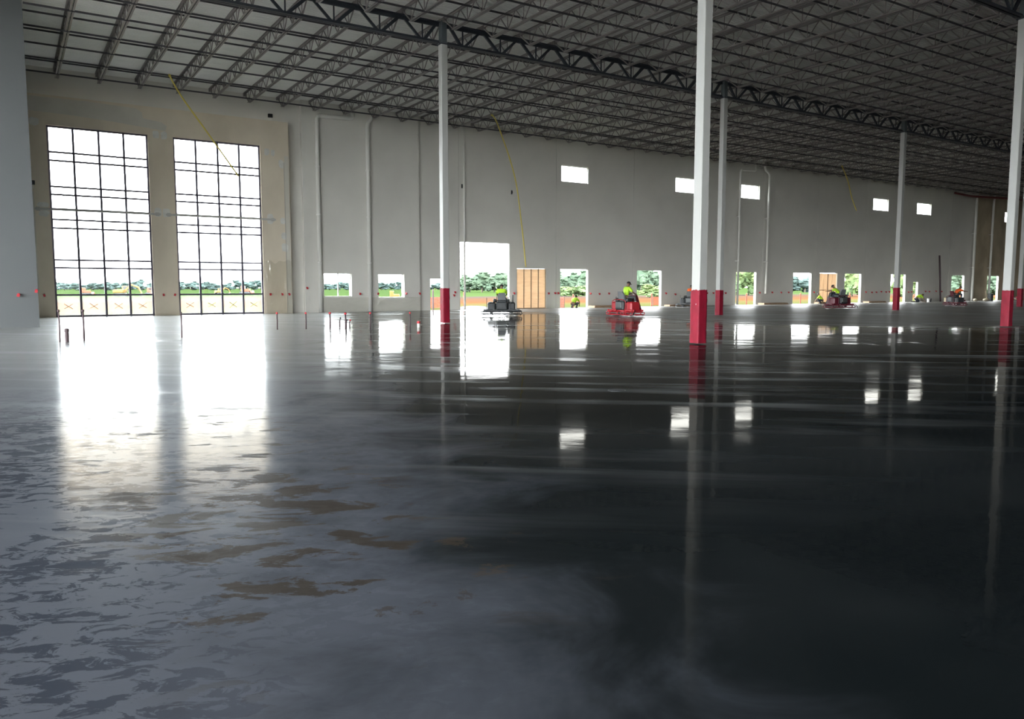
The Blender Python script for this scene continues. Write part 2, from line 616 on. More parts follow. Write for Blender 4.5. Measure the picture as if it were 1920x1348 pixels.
def panel(name, a0, a1, z0, z1, face, depth, holes, m, parent, axis='u'):
    """one tilt-up wall panel standing at v = face (axis u) or u = face (axis v); holes are rectangles cut right through"""
    xs = sorted({a0, a1} | {min(max(x, a0), a1) for h in holes for x in h[:2]})
    zs = sorted({z0, z1} | {min(max(z, z0), z1) for h in holes for z in h[2:]})
    solid = {}
    for i in range(len(xs) - 1):
        for j in range(len(zs) - 1):
            cx, cz = (xs[i] + xs[i + 1]) / 2, (zs[j] + zs[j + 1]) / 2
            solid[i, j] = not any(h[0] < cx < h[1] and h[2] < cz < h[3] for h in holes)
    mb = MB()

    def P3(a, d, z):
        return (a, face + d, z) if axis == 'u' else (face + d, a, z)
    for (i, j), s in solid.items():
        if not s:
            continue
        x0, x1, w0, w1 = xs[i], xs[i + 1], zs[j], zs[j + 1]
        mb.add([P3(x0, 0, w0), P3(x1, 0, w0), P3(x1, 0, w1), P3(x0, 0, w1)], [(0, 1, 2, 3)])
        mb.add([P3(x0, depth, w0), P3(x1, depth, w0), P3(x1, depth, w1), P3(x0, depth, w1)], [(3, 2, 1, 0)])
        for di, dj, q in ((-1, 0, ((x0, w0), (x0, w1))), (1, 0, ((x1, w0), (x1, w1))), (0, -1, ((x0, w0), (x1, w0))), (0, 1, ((x0, w1), (x1, w1)))):
            if not solid.get((i + di, j + dj), False):
                (a, b), (c, d) = q
                mb.add([P3(a, 0, b), P3(a, depth, b), P3(c, depth, d), P3(c, 0, d)], [(0, 1, 2, 3)])
    me = mb.mesh(name, m)
    bm = bmesh.new()
    bm.from_mesh(me)
    bmesh.ops.remove_doubles(bm, verts=bm.verts, dist=1e-4)
    bmesh.ops.recalc_face_normals(bm, faces=bm.faces)
    bm.to_mesh(me)
    bm.free()
    return put(name, me, parent)


DW = 2.84
DOCK = [(36.02, 38.84), (43.93, 46.77), (55.99, 58.83), (64.14, 67.0), (72.38, 75.28), (80.64, 83.52), (92.98, 95.88), (101.24, 104.06)]
ZDOOR = 3.06
CLER = [(36.12, 38.72), (48.2, 50.95), (56.3, 58.92), (76.84, 79.6), (85.1, 87.95), (104.7, 107.4)]
ZC0, ZC1 = 9.72, 10.97
holes_back = [(a, b, 0, ZDOOR) for a, b in DOCK] + [(a, b, ZC0, ZC1) for a, b in CLER]
holes_back += [(27.13, 31.39, 0, 4.88), (32.01, 34.70, 0, 3.02), (68.28, 71.16, 0, 3.05), (85.0, 86.05, 0, 2.25),
               (17.05, 18.92, 1.03, 2.51), (20.80, 22.70, 0.95, 2.49), (24.75, 25.95, 0, 2.24)]

wall_back = struct(empty('wall_back'), 'long painted tilt-up concrete dock wall with openings')
JOINTS = [15.8, 23.9, 27.08, 35.63, 43.49, 51.55, 59.62, 67.65, 75.8, 84.25, 92.3, 98.12, 110.0, 122.0, UMAX]
for i in range(len(JOINTS) - 1):
    a, b = JOINTS[i], JOINTS[i + 1]
    hs = [h for h in holes_back if h[0] >= a and h[1] <= b]
    proud = 0.22 if b <= 23.95 else 0.0
    m = 'bare_concrete_far' if a >= 98 and b < 123 else 'paint'
    panel('wall_panel', a + 0.012, b - 0.012, -0.02, ZD + 0.05, D - proud, 0.26 + proud, hs, m, wall_back)
panel('wall_panel', 1.0, 15.79, 11.5, ZD + 0.05, D, 0.26, [], 'paint', wall_back)
panel('wall_panel', 14.7, 15.79, -0.02, 11.5, D - 0.05, 0.31, [], 'paint', wall_back)
# backing strips close the joints between panels
for b in JOINTS[1:-1]:
    MB().box(b - 0.05, b + 0.05, D + 0.19, D + 0.24, -0.02, ZD).build('joint_backing', 'paint_dark', wall_back)

wall_entry = struct(empty('wall_entry'), 'bare unpainted concrete wall around two tall glazed openings')
W1 = (2.06, 6.93, 0.0, 10.1)
W2 = (8.24, 13.10, 0.0, 10.1)
panel('wall_panel', 1.02, 14.83, -0.02, 11.63, EW, 0.6, [W1, W2], 'bare_concrete', wall_entry)

wall_left = struct(empty('wall_left'), 'grey painted concrete wall jutting in beside the tall windows')
JOGV = 36.6
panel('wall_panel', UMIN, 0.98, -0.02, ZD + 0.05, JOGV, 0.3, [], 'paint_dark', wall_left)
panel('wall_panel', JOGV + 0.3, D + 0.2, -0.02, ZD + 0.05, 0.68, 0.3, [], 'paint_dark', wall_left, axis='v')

# end wall out of the picture; bays inferred, opened wide to light the hall
wall_end = struct(empty('wall_end'), 'unseen end wall of the warehouse, bays opened wide for daylight')
EH = [(-68.5 + 10.5 * k, -58.7 + 10.5 * k, 0.0, 12.4) for k in range(10)]
panel('wall_panel', VMIN, JOGV, -0.02, ZD + 0.05, UMIN - 0.3, 0.3, EH, 'paint', wall_end, axis='v')
wall_front = struct(empty('wall_front'), 'plain concrete wall behind the viewer')
panel('wall_panel', UMIN, UMAX, -0.02, ZD + 0.05, VMIN - 0.3, 0.3, [], 'paint', wall_front)
wall_right = struct(empty('wall_right'), 'plain concrete wall at the far end of the warehouse')
panel('wall_panel', VMIN, D, -0.02, ZD + 0.05, UMAX, 0.3, [], 'paint', wall_right, axis='v')

for a, b, z0, z1 in EH:
    portal(UMIN - 0.32, (a + b) / 2, (z0 + z1) / 2, b - a, z1 - z0, (1, 0, 0))
for a, b, z0, z1 in (W1, W2):
    portal((a + b) / 2, EW + 0.62, (z0 + z1) / 2, b - a, z1 - z0, (0, -1, 0))
for a, b, z0, z1 in holes_back:
    portal((a + b) / 2, D + 0.28, (z0 + z1) / 2, b - a, z1 - z0, (0, -1, 0))

# ------------------------------------------------------------------ tall windows
TRANSOM = [10.05, 8.74, 8.30, 6.94, 6.52, 5.77, 5.21, 4.76, 3.07, 2.65, 1.2, 0.06]


def tall_window(name, w, label, cross):
    t = struct(empty(name), label)
    a, b = w[0], w[1]
    y = EW + 0.16
    us = [a + (b - a) * k / 4 for k in range(5)]
    for k, u in enumerate(us):
        uu = min(max(u, a + 0.04), b - 0.04)
        MB().box(uu - 0.055, uu + 0.055, y - 0.05, y + 0.07, 0.0, 10.1).build('mullion', 'aluminium', t)
    for z in TRANSOM:
        MB().box(a, b, y - 0.045, y + 0.06, z - 0.045, z + 0.045).build('transom', 'aluminium', t)
    for r in range(len(TRANSOM) - 1):
        z1, z0 = TRANSOM[r], TRANSOM[r + 1]
        for k in range(4):
            x0, x1 = us[k] + 0.03, us[k + 1] - 0.03
            low = r == len(TRANSOM) - 2
            p = MB().box(x0, x1, y + 0.005, y + 0.017, z0 + 0.02, z1 - 0.02).build('pane', 'glass_film' if low else 'glass', t)
            if low:
                cx, cz = (x0 + x1) / 2, 0.58
                q = MB()
                w2 = 0.2
                for sgn in (-1, 1):
                    tilt = rng.uniform(0.7, 1.2)
                    q.bar((cx - w2, y - 0.004 * (2 + sgn), cz - sgn * w2 * tilt * 0.8), (cx + w2, y - 0.004 * (2 + sgn), cz + sgn * w2 * tilt * 0.8), 0.02, 0.085, up=(0, 1, 0))
                q.build('tape_cross', 'tape_tan' if cross[k] == 't' else 'tape_green', p)
    return t


tall_window('window_1', W1, 'tall dark framed window beside the jutting grey wall', 'tttt')
tall_window('window_2', W2, 'tall dark framed window with green tape crosses in its bottom panes', 'tggg')

# girts (steel rails) across the tall windows
for (a, b), lab in (((1.35, 7.42), 'grey steel rail across the tall window next to the jutting wall'), ((7.72, 13.9), 'grey steel rail across the tall window with green tape crosses')):
    g = tag(empty('steel_girt', (a, EW, 5.72)), lab, 'rail')
    MB().box(0, b - a, -0.12, -0.02, -0.055, 0.055).build('rail', 'girt_steel', g)
    for x in (0.05, b - a - 0.25):
        MB().box(x, x + 0.2, -0.02, 0.0, -0.1, 0.1).build('end_plate', 'girt_steel', g)

# white repair patches on the bare wall
PATCH = [(1.5, 10.2, 0.5, 0.42), (7.35, 10.15, 0.34, 0.45), (7.78, 10.12, 0.34, 0.45), (13.5, 9.75, 0.3, 0.42), (13.85, 9.72, 0.25, 0.40), (14.35, 9.1, 0.3, 0.5),
         (7.3, 5.85, 0.42, 0.5), (7.75, 5.8, 0.42, 0.5), (1.75, 5.95, 0.6, 0.3), (1.75, 5.5, 0.5, 0.35), (13.6, 5.75, 0.45, 0.6), (14.35, 5.65, 0.3, 0.4),
         (14.4, 4.75, 0.35, 0.4), (14.45, 4.05, 0.42, 0.5)]
for (u, z, w, h) in PATCH:
    n = 14
    pts = []
    for k in range(n):
        a = 2 * math.pi * k / n
        e = 0.5 * (abs(math.cos(a)) ** 4 + abs(math.sin(a)) ** 4) ** (-0.25) * rng.uniform(0.82, 1.08)
        pts.append((u + w * e * math.cos(a), z + h * e * math.sin(a)))
    mb = MB()
    mb.add([(p[0], EW - 0.012, p[1]) for p in pts] + [(p[0], EW + 0.004, p[1]) for p in pts],
           [tuple(range(n))] + [(i, (i + 1) % n, n + (i + 1) % n, n + i) for i in range(n)])
    mb.build('repair_patch', 'patch_white', wall_entry)
# pale wash left by the painters above the first window
wash = [(1.04, 11.5), (4.0, 11.52), (6.4, 11.45), (6.7, 11.25), (6.72, 10.95), (7.6, 10.85), (7.95, 10.65), (7.85, 10.38), (7.0, 10.45), (5.0, 10.62), (3.0, 10.72), (1.04, 10.75)]
n = len(wash)
MB().add([(a, EW - 0.006, z) for a, z in wash] + [(a, EW + 0.003, z) for a, z in wash], [tuple(range(n))] + [(i, (i + 1) % n, n + (i + 1) % n, n + i) for i in range(n)]).build('paint_wash', 'primer_wash', wall_entry)
MB().box(1.04, 7.7, EW - 0.03, EW, 10.78, 10.84).build('form_line', 'primer_wash', wall_entry)
MB().box(1.03, 1.35, EW - 0.008, EW, 1.4, 6.6).build('paint_wash', 'primer_wash', wall_entry)
MB().box(14.55, 14.80, EW - 0.01, EW, 0.02, 9.6).build('paint_wash', 'primer_wash', wall_entry)
MB().box(14.5, 14.53, EW - 0.03, EW, 0.02, 9.2).build('form_line', 'girt_steel', wall_entry)

# ------------------------------------------------------------------ high windows and dock openings
n_win = 3
CL_LABEL = ['high small window above the open dock door nearest the plank-filled door', 'high small window left of the big front column',
            'high small window between the pair of white drain pipes', 'high small window left of the third far column', 'high small window right of the third far column',
            'high small window half hidden by the column at the picture edge']
for (a, b), lab in zip(CLER, CL_LABEL):
    t = struct(empty('window_%d' % n_win), lab)
    n_win += 1
    y = D + 0.12
    fr = MB().box(a, b, y, y + 0.06, ZC0, ZC0 + 0.05).box(a, b, y, y + 0.06, ZC1 - 0.05, ZC1).box(a, a + 0.05, y, y + 0.06, ZC0, ZC1).box(b - 0.05, b, y, y + 0.06, ZC0, ZC1)
    fr.build('window_frame', 'white_plastic', t)
    MB().box(a + 0.05, b - 0.05, y + 0.025, y + 0.035, ZC0 + 0.05, ZC1 - 0.05).build('pane', 'glass', t)
for a, b, z0, z1, lab in ((17.05, 18.92, 1.03, 2.51, 'low square opening just right of the first drain pipe'), (20.80, 22.70, 0.95, 2.49, 'low square opening right of the elbowed drain pipe')):
    t = struct(empty('window_%d' % n_win), lab)
    n_win += 1
    y = D - 0.05
    MB().box(a, b, y, y + 0.1, z0 - 0.02, z0 + 0.02).box(a, a + 0.03, y, y + 0.1, z0, z1).box(b - 0.03, b, y, y + 0.1, z0, z1).box(a, b, y, y + 0.1, z1 - 0.02, z1).build('window_frame', 'white_plastic', t)
    MB().box(a, b, y + 0.045, y + 0.052, z0, z1).build('pane', 'glass', t)
    if a < 18:
        MB().box(a + 0.98, a + 1.04, y, y + 0.08, z0, z1).build('mullion', 'white_plastic', t)

DOORS = [(24.75, 25.95, 2.24, 'narrow open doorway behind the front left column'), (27.13, 31.39, 4.88, 'tall open drive-in doorway behind the black trowel machine')]
for k, (a, b) in enumerate(DOCK):
    lab = ['open dock doorway with a crouching worker', 'open dock doorway right of the red trowel machine', 'open dock doorway between the pair of white drain pipes',
           'open dock doorway left of the vertical-plank closure', 'open dock doorway behind the maroon trowel machine', 'open dock doorway beside the third far column',
           'open dock doorway behind the rider leaning forward', 'open dock doorway in the bare concrete panel'][k]
    DOORS.append((a, b, ZDOOR, lab))
DOORS.append((85.0, 86.05, 2.25, 'small open personnel doorway above a kneeling worker'))
for k, (a, b, h, lab) in enumerate(DOORS):
    t = struct(empty('door_%d' % (k + 1)), lab)
    y0, y1 = D + 0.02, D + 0.255
    for x0, x1 in ((a, a + 0.045), (b - 0.045, b)):
        MB().box(x0, x1, y0, y1, 0.0, h).build('jamb', 'white_plastic', t)
    MB().box(a, b, y0, y1, h - 0.04, h).build('head', 'white_plastic', t)

# plank-filled doorway: boards across, four uprights
t = struct(empty('door_20'), 'doorway closed with pale horizontal boards and dark uprights')
a, b = 32.03, 34.68
nb = 18
for k in range(nb):
    z0 = 0.06 + k * (2.94 / nb)
    w = (b - a) / 4
    for q in range(4):
        MB().box(a + q * w, a + (q + 1) * w, D + 0.08 + 0.012 * (k % 2), D + 0.10, z0 - 0.004, z0 + 2.94 / nb + 0.004).build('board', 'plywood', t)
for q in range(5):
    x = a + q * (b - a) / 4
    MB().box(x - 0.035, x + 0.035, D + 0.055, D + 0.078, 0.0, 3.02).build('upright', 'batten', t)
MB().box(a, b, D + 0.06, D + 0.12, 0.0, 0.06).build('sill_board', 'batten', t)
t = struct(empty('door_21'), 'doorway closed with pale vertical planks')
a, b = 68.3, 71.14
for q in range(8):
    x0 = a + q * (b - a) / 8
    MB().box(x0 - 0.003, x0 + (b - a) / 8 + 0.003, D + 0.092 + 0.014 * (q % 2), D + 0.12, 0.03, 3.0).build('plank', 'plywood_pale', t)
MB().box(a + 1.36, a + 1.44, D + 0.05, D + 0.09, 0.03, 3.0).build('batten', 'batten', t)
MB().box(a, b, D + 0.05, D + 0.09, 1.3, 1.36).build('batten', 'plywood_pale', t)

# ------------------------------------------------------------------ columns
CM = MB().cbox((0, 0, (ZG - 0.02) / 2 + 0.02), (0.305, 0.305, ZG - 0.04), 0.018).mesh('shaft', 'column_paint')
TOPM = MB().cbox((0, 0, (ZG + ZD) / 2 - 0.06), (0.27, 0.27, ZD - ZG - 0.12), 0.015).mesh('column_head', 'column_raw')
PLT = MB().box(-0.2, 0.2, -0.2, 0.2, ZG - 0.03, ZG).mesh('cap_plate', 'girder_paint')


def wrap_mesh(seed, h):
    mb = MB()
    n, rows = 32, 26
    r_ = random.Random(seed)
    for j in range(rows + 1):
        z = 0.03 + (h - 0.03) * j / rows
        for k in range(n):
            q = k / n * 4
            s, f = int(q), q - int(q)
            half = 0.161
            p = [(-1 + 2 * f, -1), (1, -1 + 2 * f), (1 - 2 * f, 1), (-1, 1 - 2 * f)][s]
            w = 0.009 * noise.noise(Vector((p[0] * 1.7 + seed * 5, p[1] * 1.7, z * 4.0))) + 0.006 * noise.noise(Vector((p[0] * 5, p[1] * 5 + seed, z * 11.0 + p[0] * 6)))
            zz = z + (0.03 * noise.noise(Vector((p[0] * 2 + seed, p[1] * 2, 9))) if j == rows else 0)
            mb.v.append((p[0] * (half + w), p[1] * (half + w), zz))
    for j in range(rows):
        for k in range(n):
            mb.f.append((j * n + k, j * n + (k + 1) % n, (j + 1) * n + (k + 1) % n, (j + 1) * n + k))
    return mb.mesh('red_wrap', 'red_wrap', True)


def column(u, v, lab, seed, h=1.53):
    t = tag(empty('steel_column', (u, v, 0)), lab, 'column', 'steel columns of the hall')
    put('shaft', CM, t)
    put('column_head', TOPM, t)
    put('cap_plate', PLT, t)
    w = put('red_wrap', wrap_mesh(seed, h), t)
    w['label'] = 'crinkled red plastic wrapped round the column foot'
    return t


COLS = {('A', -1): 'steel column with red wrapped foot standing beyond the picture edge near the tall windows',
        ('A', 0): 'white column with red foot left of the tall drive-in doorway',
        ('A', 1): 'white column with red foot just right of the big front column',
        ('A', 2): 'thin white column with red foot right of the maroon trowel machine',
        ('A', 3): 'thin column with red foot behind the column at the picture edge',
        ('A', 4): 'steel column with red wrapped foot far beyond the picture edge',
        ('B', -1): 'steel column with red wrapped foot beside the viewer, outside the picture',
        ('B', 0): 'largest front column with red wrapped foot rising out of the picture',
        ('B', 1): 'tall front column with red foot at the right picture edge',
        ('B', 2): 'steel column with red foot outside the picture beyond the edge column'}
hts = {('A', 0): 1.57, ('A', 1): 1.45, ('A', 2): 1.58, ('A', 3): 1.52, ('B', 0): 1.53, ('B', 1): 1.48}
for (row, k), lab in COLS.items():
    column(U0 + BAY * k, A if row == 'A' else B, lab, k + (9 if row == 'A' else 40), hts.get((row, k), 1.5))

# ------------------------------------------------------------------ joist girders (along u)


def girder_meshes():
    L = BAY
    zt = ZD - 0.20      # top chord top
    zb = ZG
    # chords as paired angles
    top = MB()
    for s in (-1, 1):
        top.box(0.21, L - 0.21, s * 0.02, s * 0.17, zt - 0.025, zt)
        top.box(0.21, L - 0.21, s * 0.02, s * 0.045, zt - 0.17, zt)
    bot = MB()
    for s in (-1, 1):
        bot.box(0.21, L - 0.21, s * 0.02, s * 0.14, zb, zb + 0.022)
        bot.box(0.21, L - 0.21, s * 0.02, s * 0.042, zb, zb + 0.13)
    webs = []
    n = 9
    for i in range(n):
        xm = (i + 0.5) * JS
        for xt in (i * JS, (i + 1) * JS):
            xt2 = min(max(xt, 0.24), L - 0.24)
            s = 0.09 if (xt < xm) == (i < n / 2) else 0.075
            webs.append(((xm + (0.07 if xt > xm else -0.07), 0, zb + 0.05), (xt2 + (0.07 if xt < xm else -0.07), 0, zt - 0.05), s))
        webs.append(((xm, 0, zb + 0.05), (xm, 0, zt - 0.05), 0.04))
    return (top.mesh('top_chord', 'girder_paint'), bot.mesh('bottom_chord', 'girder_paint'),
            [MB().bar(p, q, s * 1.4, s, up=(0, 1, 0)).mesh('web_member', 'girder_paint') for p, q, s in webs])


GT, GB, GW = girder_meshes()


def girder(u, v, lab):
    t = tag(empty('joist_girder', (u, v, 0)), lab, 'girder', 'dark roof girders')
    put('top_chord', GT, t)
    put('bottom_chord', GB, t)
    for w in GW:
        put('web_member', w, t)
    return t


GA = {-2: 'black lattice roof girder ending at the column outside the left picture edge', -1: 'black lattice roof girder running from the picture top to the first slim column',
      0: 'black lattice roof girder between the first slim column and the big front column', 1: 'black lattice roof girder from beside the front column to the third far column',
      2: 'black lattice roof girder between the third far column and the picture edge', 3: 'black lattice roof girder hidden past the edge column', 4: 'black lattice roof girder far past the picture edge'}
for k, lab in GA.items():
    girder(U0 + BAY * k, A, lab)
GBL = {-1: 'black lattice roof girder overhead, joining the top of the big front column', 0: 'black lattice roof girder overhead from the front column to the edge column',
       1: 'black lattice roof girder overhead in the top corner past the edge column', 2: 'black lattice roof girder overhead outside the picture'}
for k, lab in GBL.items():
    girder(U0 + BAY * k, B, lab)

# ------------------------------------------------------------------ open-web joists (along v)


def joist_meshes(v0, v1):
    L = v1 - v0
    zt, zb = ZD - 0.004, ZB
    top = MB()
    bot = MB()
    e = 0.95
    for s in (-1, 1):
        top.box(s * 0.015, s * 0.09, 0.08, L - 0.08, zt - 0.012, zt)
        top.box(s * 0.015, s * 0.029, 0.08, L - 0.08, zt - 0.085, zt)
        bot.box(s * 0.015, s * 0.095, e, L - e, zb, zb + 0.013)
        bot.box(s * 0.015, s * 0.029, e, L - e, zb, zb + 0.085)
    web = MB()
    n = max(4, round((L - 2 * e) / 1.25))
    st = (L - 2 * e) / n
    web.bar((0, 0.12, zt - 0.06), (0, e, zb + 0.04), 0.05)
    web.bar((0, L - 0.12, zt - 0.06), (0, L - e, zb + 0.04), 0.05)
    for i in range(n):
        a, b = e + i * st, e + (i + 1) * st
        m_ = (a + b) / 2
        web.bar((0, a, zb + 0.04), (0, m_, zt - 0.04), 0.035)
        web.bar((0, m_, zt - 0.04), (0, b, zb + 0.04), 0.035)
        web.bar((0, a, zb + 0.04), (0, a, zt - 0.04), 0.026)
    web.bar((0, L - e, zb + 0.04), (0, L - e, zt - 0.04), 0.026)
    sm = MB().box(-0.08, 0.08, 0.0, 0.22, zt - 0.19, zt - 0.012).mesh('bearing_seat', 'joist_paint')
    return [('top_chord', top.mesh('top_chord', 'joist_paint')), ('bottom_chord', bot.mesh('bottom_chord', 'joist_paint')),
            ('web', web.mesh('web', 'joist_paint')), ('bearing_seat', sm, 0.0), ('bearing_seat', sm, L - 0.22)]


ORD = ('first second third fourth fifth sixth seventh eighth ninth tenth eleventh twelfth thirteenth fourteenth fifteenth sixteenth '
       'seventeenth eighteenth nineteenth twentieth').split()


def joist(u, v, lab, grp, parts):
    t = tag(empty('roof_joist', (u, v, 0)), lab, 'joist', grp)
    for p in parts:
        put(p[0], p[1], t, (0, p[2], 0) if len(p) > 2 else None)


BAYS = [(A, D, 1, 110, 'grey open-web roof joist far along the dock side, past the twentieth', 'joists over the dock side'),
        (B, A, -18, 84, 'grey open-web roof joist between the two girder lines overhead', 'joists between the girder lines'),
        (C_ROW, B, -6, 62, 'grey open-web roof joist above the viewer, seen mostly as a reflection', 'joists above the viewer')]
for v0, v1, ua, ub, lab, grp in BAYS:
    parts = joist_meshes(v0, v1)
    k = math.ceil((ua - U0) / JS)
    while U0 + k * JS < ub:
        u = U0 + k * JS
        n_j = k - math.ceil((ua - U0) / JS)
        if v0 == A and n_j < len(ORD):
            lb = '%s open-web roof joist on the dock side, counted from the jutting wall' % ORD[n_j]
        elif v0 == B and 0 <= k < len(ORD):
            lb = '%s roof joist between the girder lines, counted rightward from the first slim column' % ORD[k]
        else:
            lb = lab
        joist(u, v0, lb, grp, parts)
        k += 1
# joists that bear on the jutting wall
parts = joist_meshes(A, JOGV)
for k in range(-9, 1):
    u = U0 + (k - 8) * JS
    if u < 0.9:
        joist(u, A, 'short grey roof joist resting on the jutting grey wall', 'joists on the jutting wall', parts)

# bridging angles tying the joists together (along u)
BR = [(A, D, (33.9, 36.1, 39.0, 41.6, 44.1, 46.9), 1, 110), (B, A, (18.0, 20.6, 23.2, 25.8, 28.6), -16, 84), (C_ROW, B, (3.6, 7.6, 11.6), -6, 62)]
for v0, v1, vs, ua, ub in BR:
    where = {A: 'joists on the dock side', B: 'joists between the girder lines', C_ROW: 'joists above the viewer'}[v0]
    for i, v in enumerate(vs):
        for z, nm in ((ZB + 0.03, 'bottom'), (ZD - 0.12, 'top')):
            if v0 == A and nm == 'top' and i in (4,):
                continue
            m = MB().box(0, ub - ua, -0.038, 0.038, -0.006, 0.006).box(0, ub - ua, -0.038, -0.026, -0.075, 0.0)
            o = m.build('bridging_angle', 'bridging_paint', None, loc=(ua, v, z))
            tag(o, '%s dark bridging line along %s chords of %s, from the wall' % (ORD[len(vs) - 1 - i], nm, where), 'brace', 'bridging angles, %s of %s' % (nm, where))

# ------------------------------------------------------------------ drain pipes


def pipe(name, pts, r, lab, m='pvc', brackets=(), base=False):
    t = tag(empty(name, pts[-1]), lab, 'pipe')
    o = Vector(pts[-1])
    # round off the bends
    P = [Vector(p) - o for p in pts]
    out = [P[0]]
    for i in range(1, len(P) - 1):
        a, b, c = P[i - 1], P[i], P[i + 1]
        ra = min(0.3, (a - b).length * 0.45)
        rc = min(0.3, (c - b).length * 0.45)
        s, e = b + (a - b).normalized() * ra, b + (c - b).normalized() * rc
        for k in range(6):
            f = k / 5
            out.append(s * (1 - f) ** 2 + b * 2 * f * (1 - f) + e * f * f)
    out.append(P[-1])
    MB().tube(out, r, 12).build('pipe_run', m, t, True)
    for z in brackets:
        p = Vector((pts[-1][0], pts[-1][1], z)) - o
        MB().lathe([(r * 1.02, -0.06), (r * 1.25, -0.05), (r * 1.25, 0.05), (r * 1.02, 0.06)], p, 12).build('coupling', m, t)
        MB().box(p.x - 0.03, p.x + 0.03, p.y, D - o.y, p.z - 0.03, p.z + 0.03).build('wall_bracket', m, t)
    return t


pv = D - 0.22 - 0.16
pipe('drain_pipe', [(19.15, pv, 12.75), (19.13, pv, 12.42), (16.75, pv, 12.35), (16.75, pv, 0.02)], 0.13, 'white drain pipe with a long top elbow, beside the bare entry wall', brackets=(3.2, 6.2, 9.2))
pipe('drain_pipe', [(20.45, pv - 0.1, 13.0), (20.42, pv - 0.1, 12.55), (20.12, pv, 12.25), (20.12, pv, 0.02)], 0.13, 'white drain pipe with a short kinked top between two low openings', brackets=(3.2, 6.2, 9.2))
pv = D - 0.37
pipe('drain_pipe', [(57.9, pv, 12.8), (57.9, pv, 12.2), (55.85, pv, 12.15), (55.85, pv, 0.02)], 0.10, 'thin white drain pipe right behind the paired far columns', brackets=(4, 8))
pipe('drain_pipe', [(59.1, pv, 12.9), (59.15, pv, 12.4), (59.78, pv, 12.1), (59.72, pv, 1.0)], 0.11, 'white drain pipe ending above the floor right of the third high window', brackets=(4, 8))
pipe('drain_pipe', [(100.6, pv, 12.55), (97.2, pv, 12.45), (97.0, pv, 12.0), (97.0, pv, 0.02)], 0.13, 'pale drain pipe at the left edge of the bare concrete panel', brackets=(4, 8))
pipe('drain_pipe', [(101.0, pv, 12.8), (101.2, pv, 12.4), (101.0, pv, 12.0), (101.0, pv, 0.02)], 0.13, 'pale drain pipe in the middle of the bare concrete panel', brackets=(4, 8))
pipe('conduit_pipe', [(27.5, D - 0.08, 13.0), (27.5, D - 0.08, 0.02)], 0.07, 'thin pale conduit pipe running down beside the tall drive-in doorway')
pipe('sprinkler_main', [(90.5, D - 1.2, 12.25), (94.0, D - 1.2, 12.1), (100.0, D - 3.0, 12.0), (118.0, D - 3.0, 12.0)], 0.12, 'red sprinkler main hanging under the roof far along the dock wall', 'sprinkler_red')
pipe('leaning_pole', [(88.3, D - 1.0, 5.2), (88.4, D - 1.3, 0.01)], 0.09, 'slim dark pole standing upright near the far workers', 'rod')

# ------------------------------------------------------------------ red-capped dowels in the walls
CAPM = MB().tube([(0, 0.0, 0), (0, -0.10, 0), (0, -0.2, 0.0)], [0.035, 0.035, 0.03], 8).mesh('red_cap', 'red_cap')
TAGM = MB().box(-0.05, 0.05, -0.16, -0.10, -0.11, 0.02).mesh('red_ribbon', 'red_cap')
PINM = MB().tube([(0, 0.05, 0), (0, -0.1, 0)], 0.016, 6).mesh('dowel_pin', 'rod')


def dowel(u, v, z, lab, grp):
    t = tag(empty('capped_dowel', (u, v, z)), lab, 'dowel', grp)
    put('dowel_pin', PINM, t)
    put('red_cap', CAPM, t)
    o = put('red_ribbon', TAGM, t)
    o.rotation_euler = (0, rng.uniform(-0.4, 0.4), 0)
    return t


ZT = 1.22
for u, lab in ((7.40, 'red-capped dowel on the pier between the tall windows, nearer the first'), (8.02, 'red-capped dowel on the pier between the tall windows, nearer the second'),
               (13.46, 'red-capped dowel on the bare wall beside the second tall window'), (14.17, 'red-capped dowel in the middle of the bare strip right of the tall windows'),
               (14.6, 'red-capped dowel at the corner of the bare entry wall'), (1.55, 'red-capped dowel on the bare wall next to the jutting wall')):
    dowel(u, EW, ZT, lab, 'dowels in the bare entry wall')
dowel(0.32, JOGV, 1.34, 'dark red capped dowel on the jutting grey wall', None)
dowel(0.93, JOGV, 1.5, 'red-capped dowel at the edge of the jutting grey wall', None)
dowel(15.9, D - 0.22, 1.6, 'red-capped dowel on the painted strip left of the first drain pipe', None)
for u in (19.46, 20.74, 22.78, 23.8):
    dowel(u, D - 0.22, ZT, 'red-capped dowel on the painted wall near the low square openings', 'dowels by the low openings')
for u, z in ((26.7, 1.3), (26.6, 1.08), (31.7, 1.2), (34.9, 1.18), (35.5, 1.2), (35.8, 1.2), (39.0, 1.15), (39.9, 1.12), (40.9, 1.15), (41.9, 1.12), (43.6, 1.1), (47.2, 1.14), (48.3, 1.05)):
    dowel(u, D, z, 'small red-capped dowel on the dock wall left of the front column', 'dowels along the dock wall before the front column')
for u in (52.2, 53.0, 54.6, 59.2, 61.0, 62.3, 63.4, 67.3, 76.0, 77.1, 77.9, 78.8, 79.7, 80.3, 84.0, 84.6, 87.4, 88.2, 89.6, 90.8):
    dowel(u, D, 1.16 + rng.uniform(-0.05, 0.05), 'tiny dark capped dowel on the dock wall right of the front column', 'dowels along the dock wall past the front column')
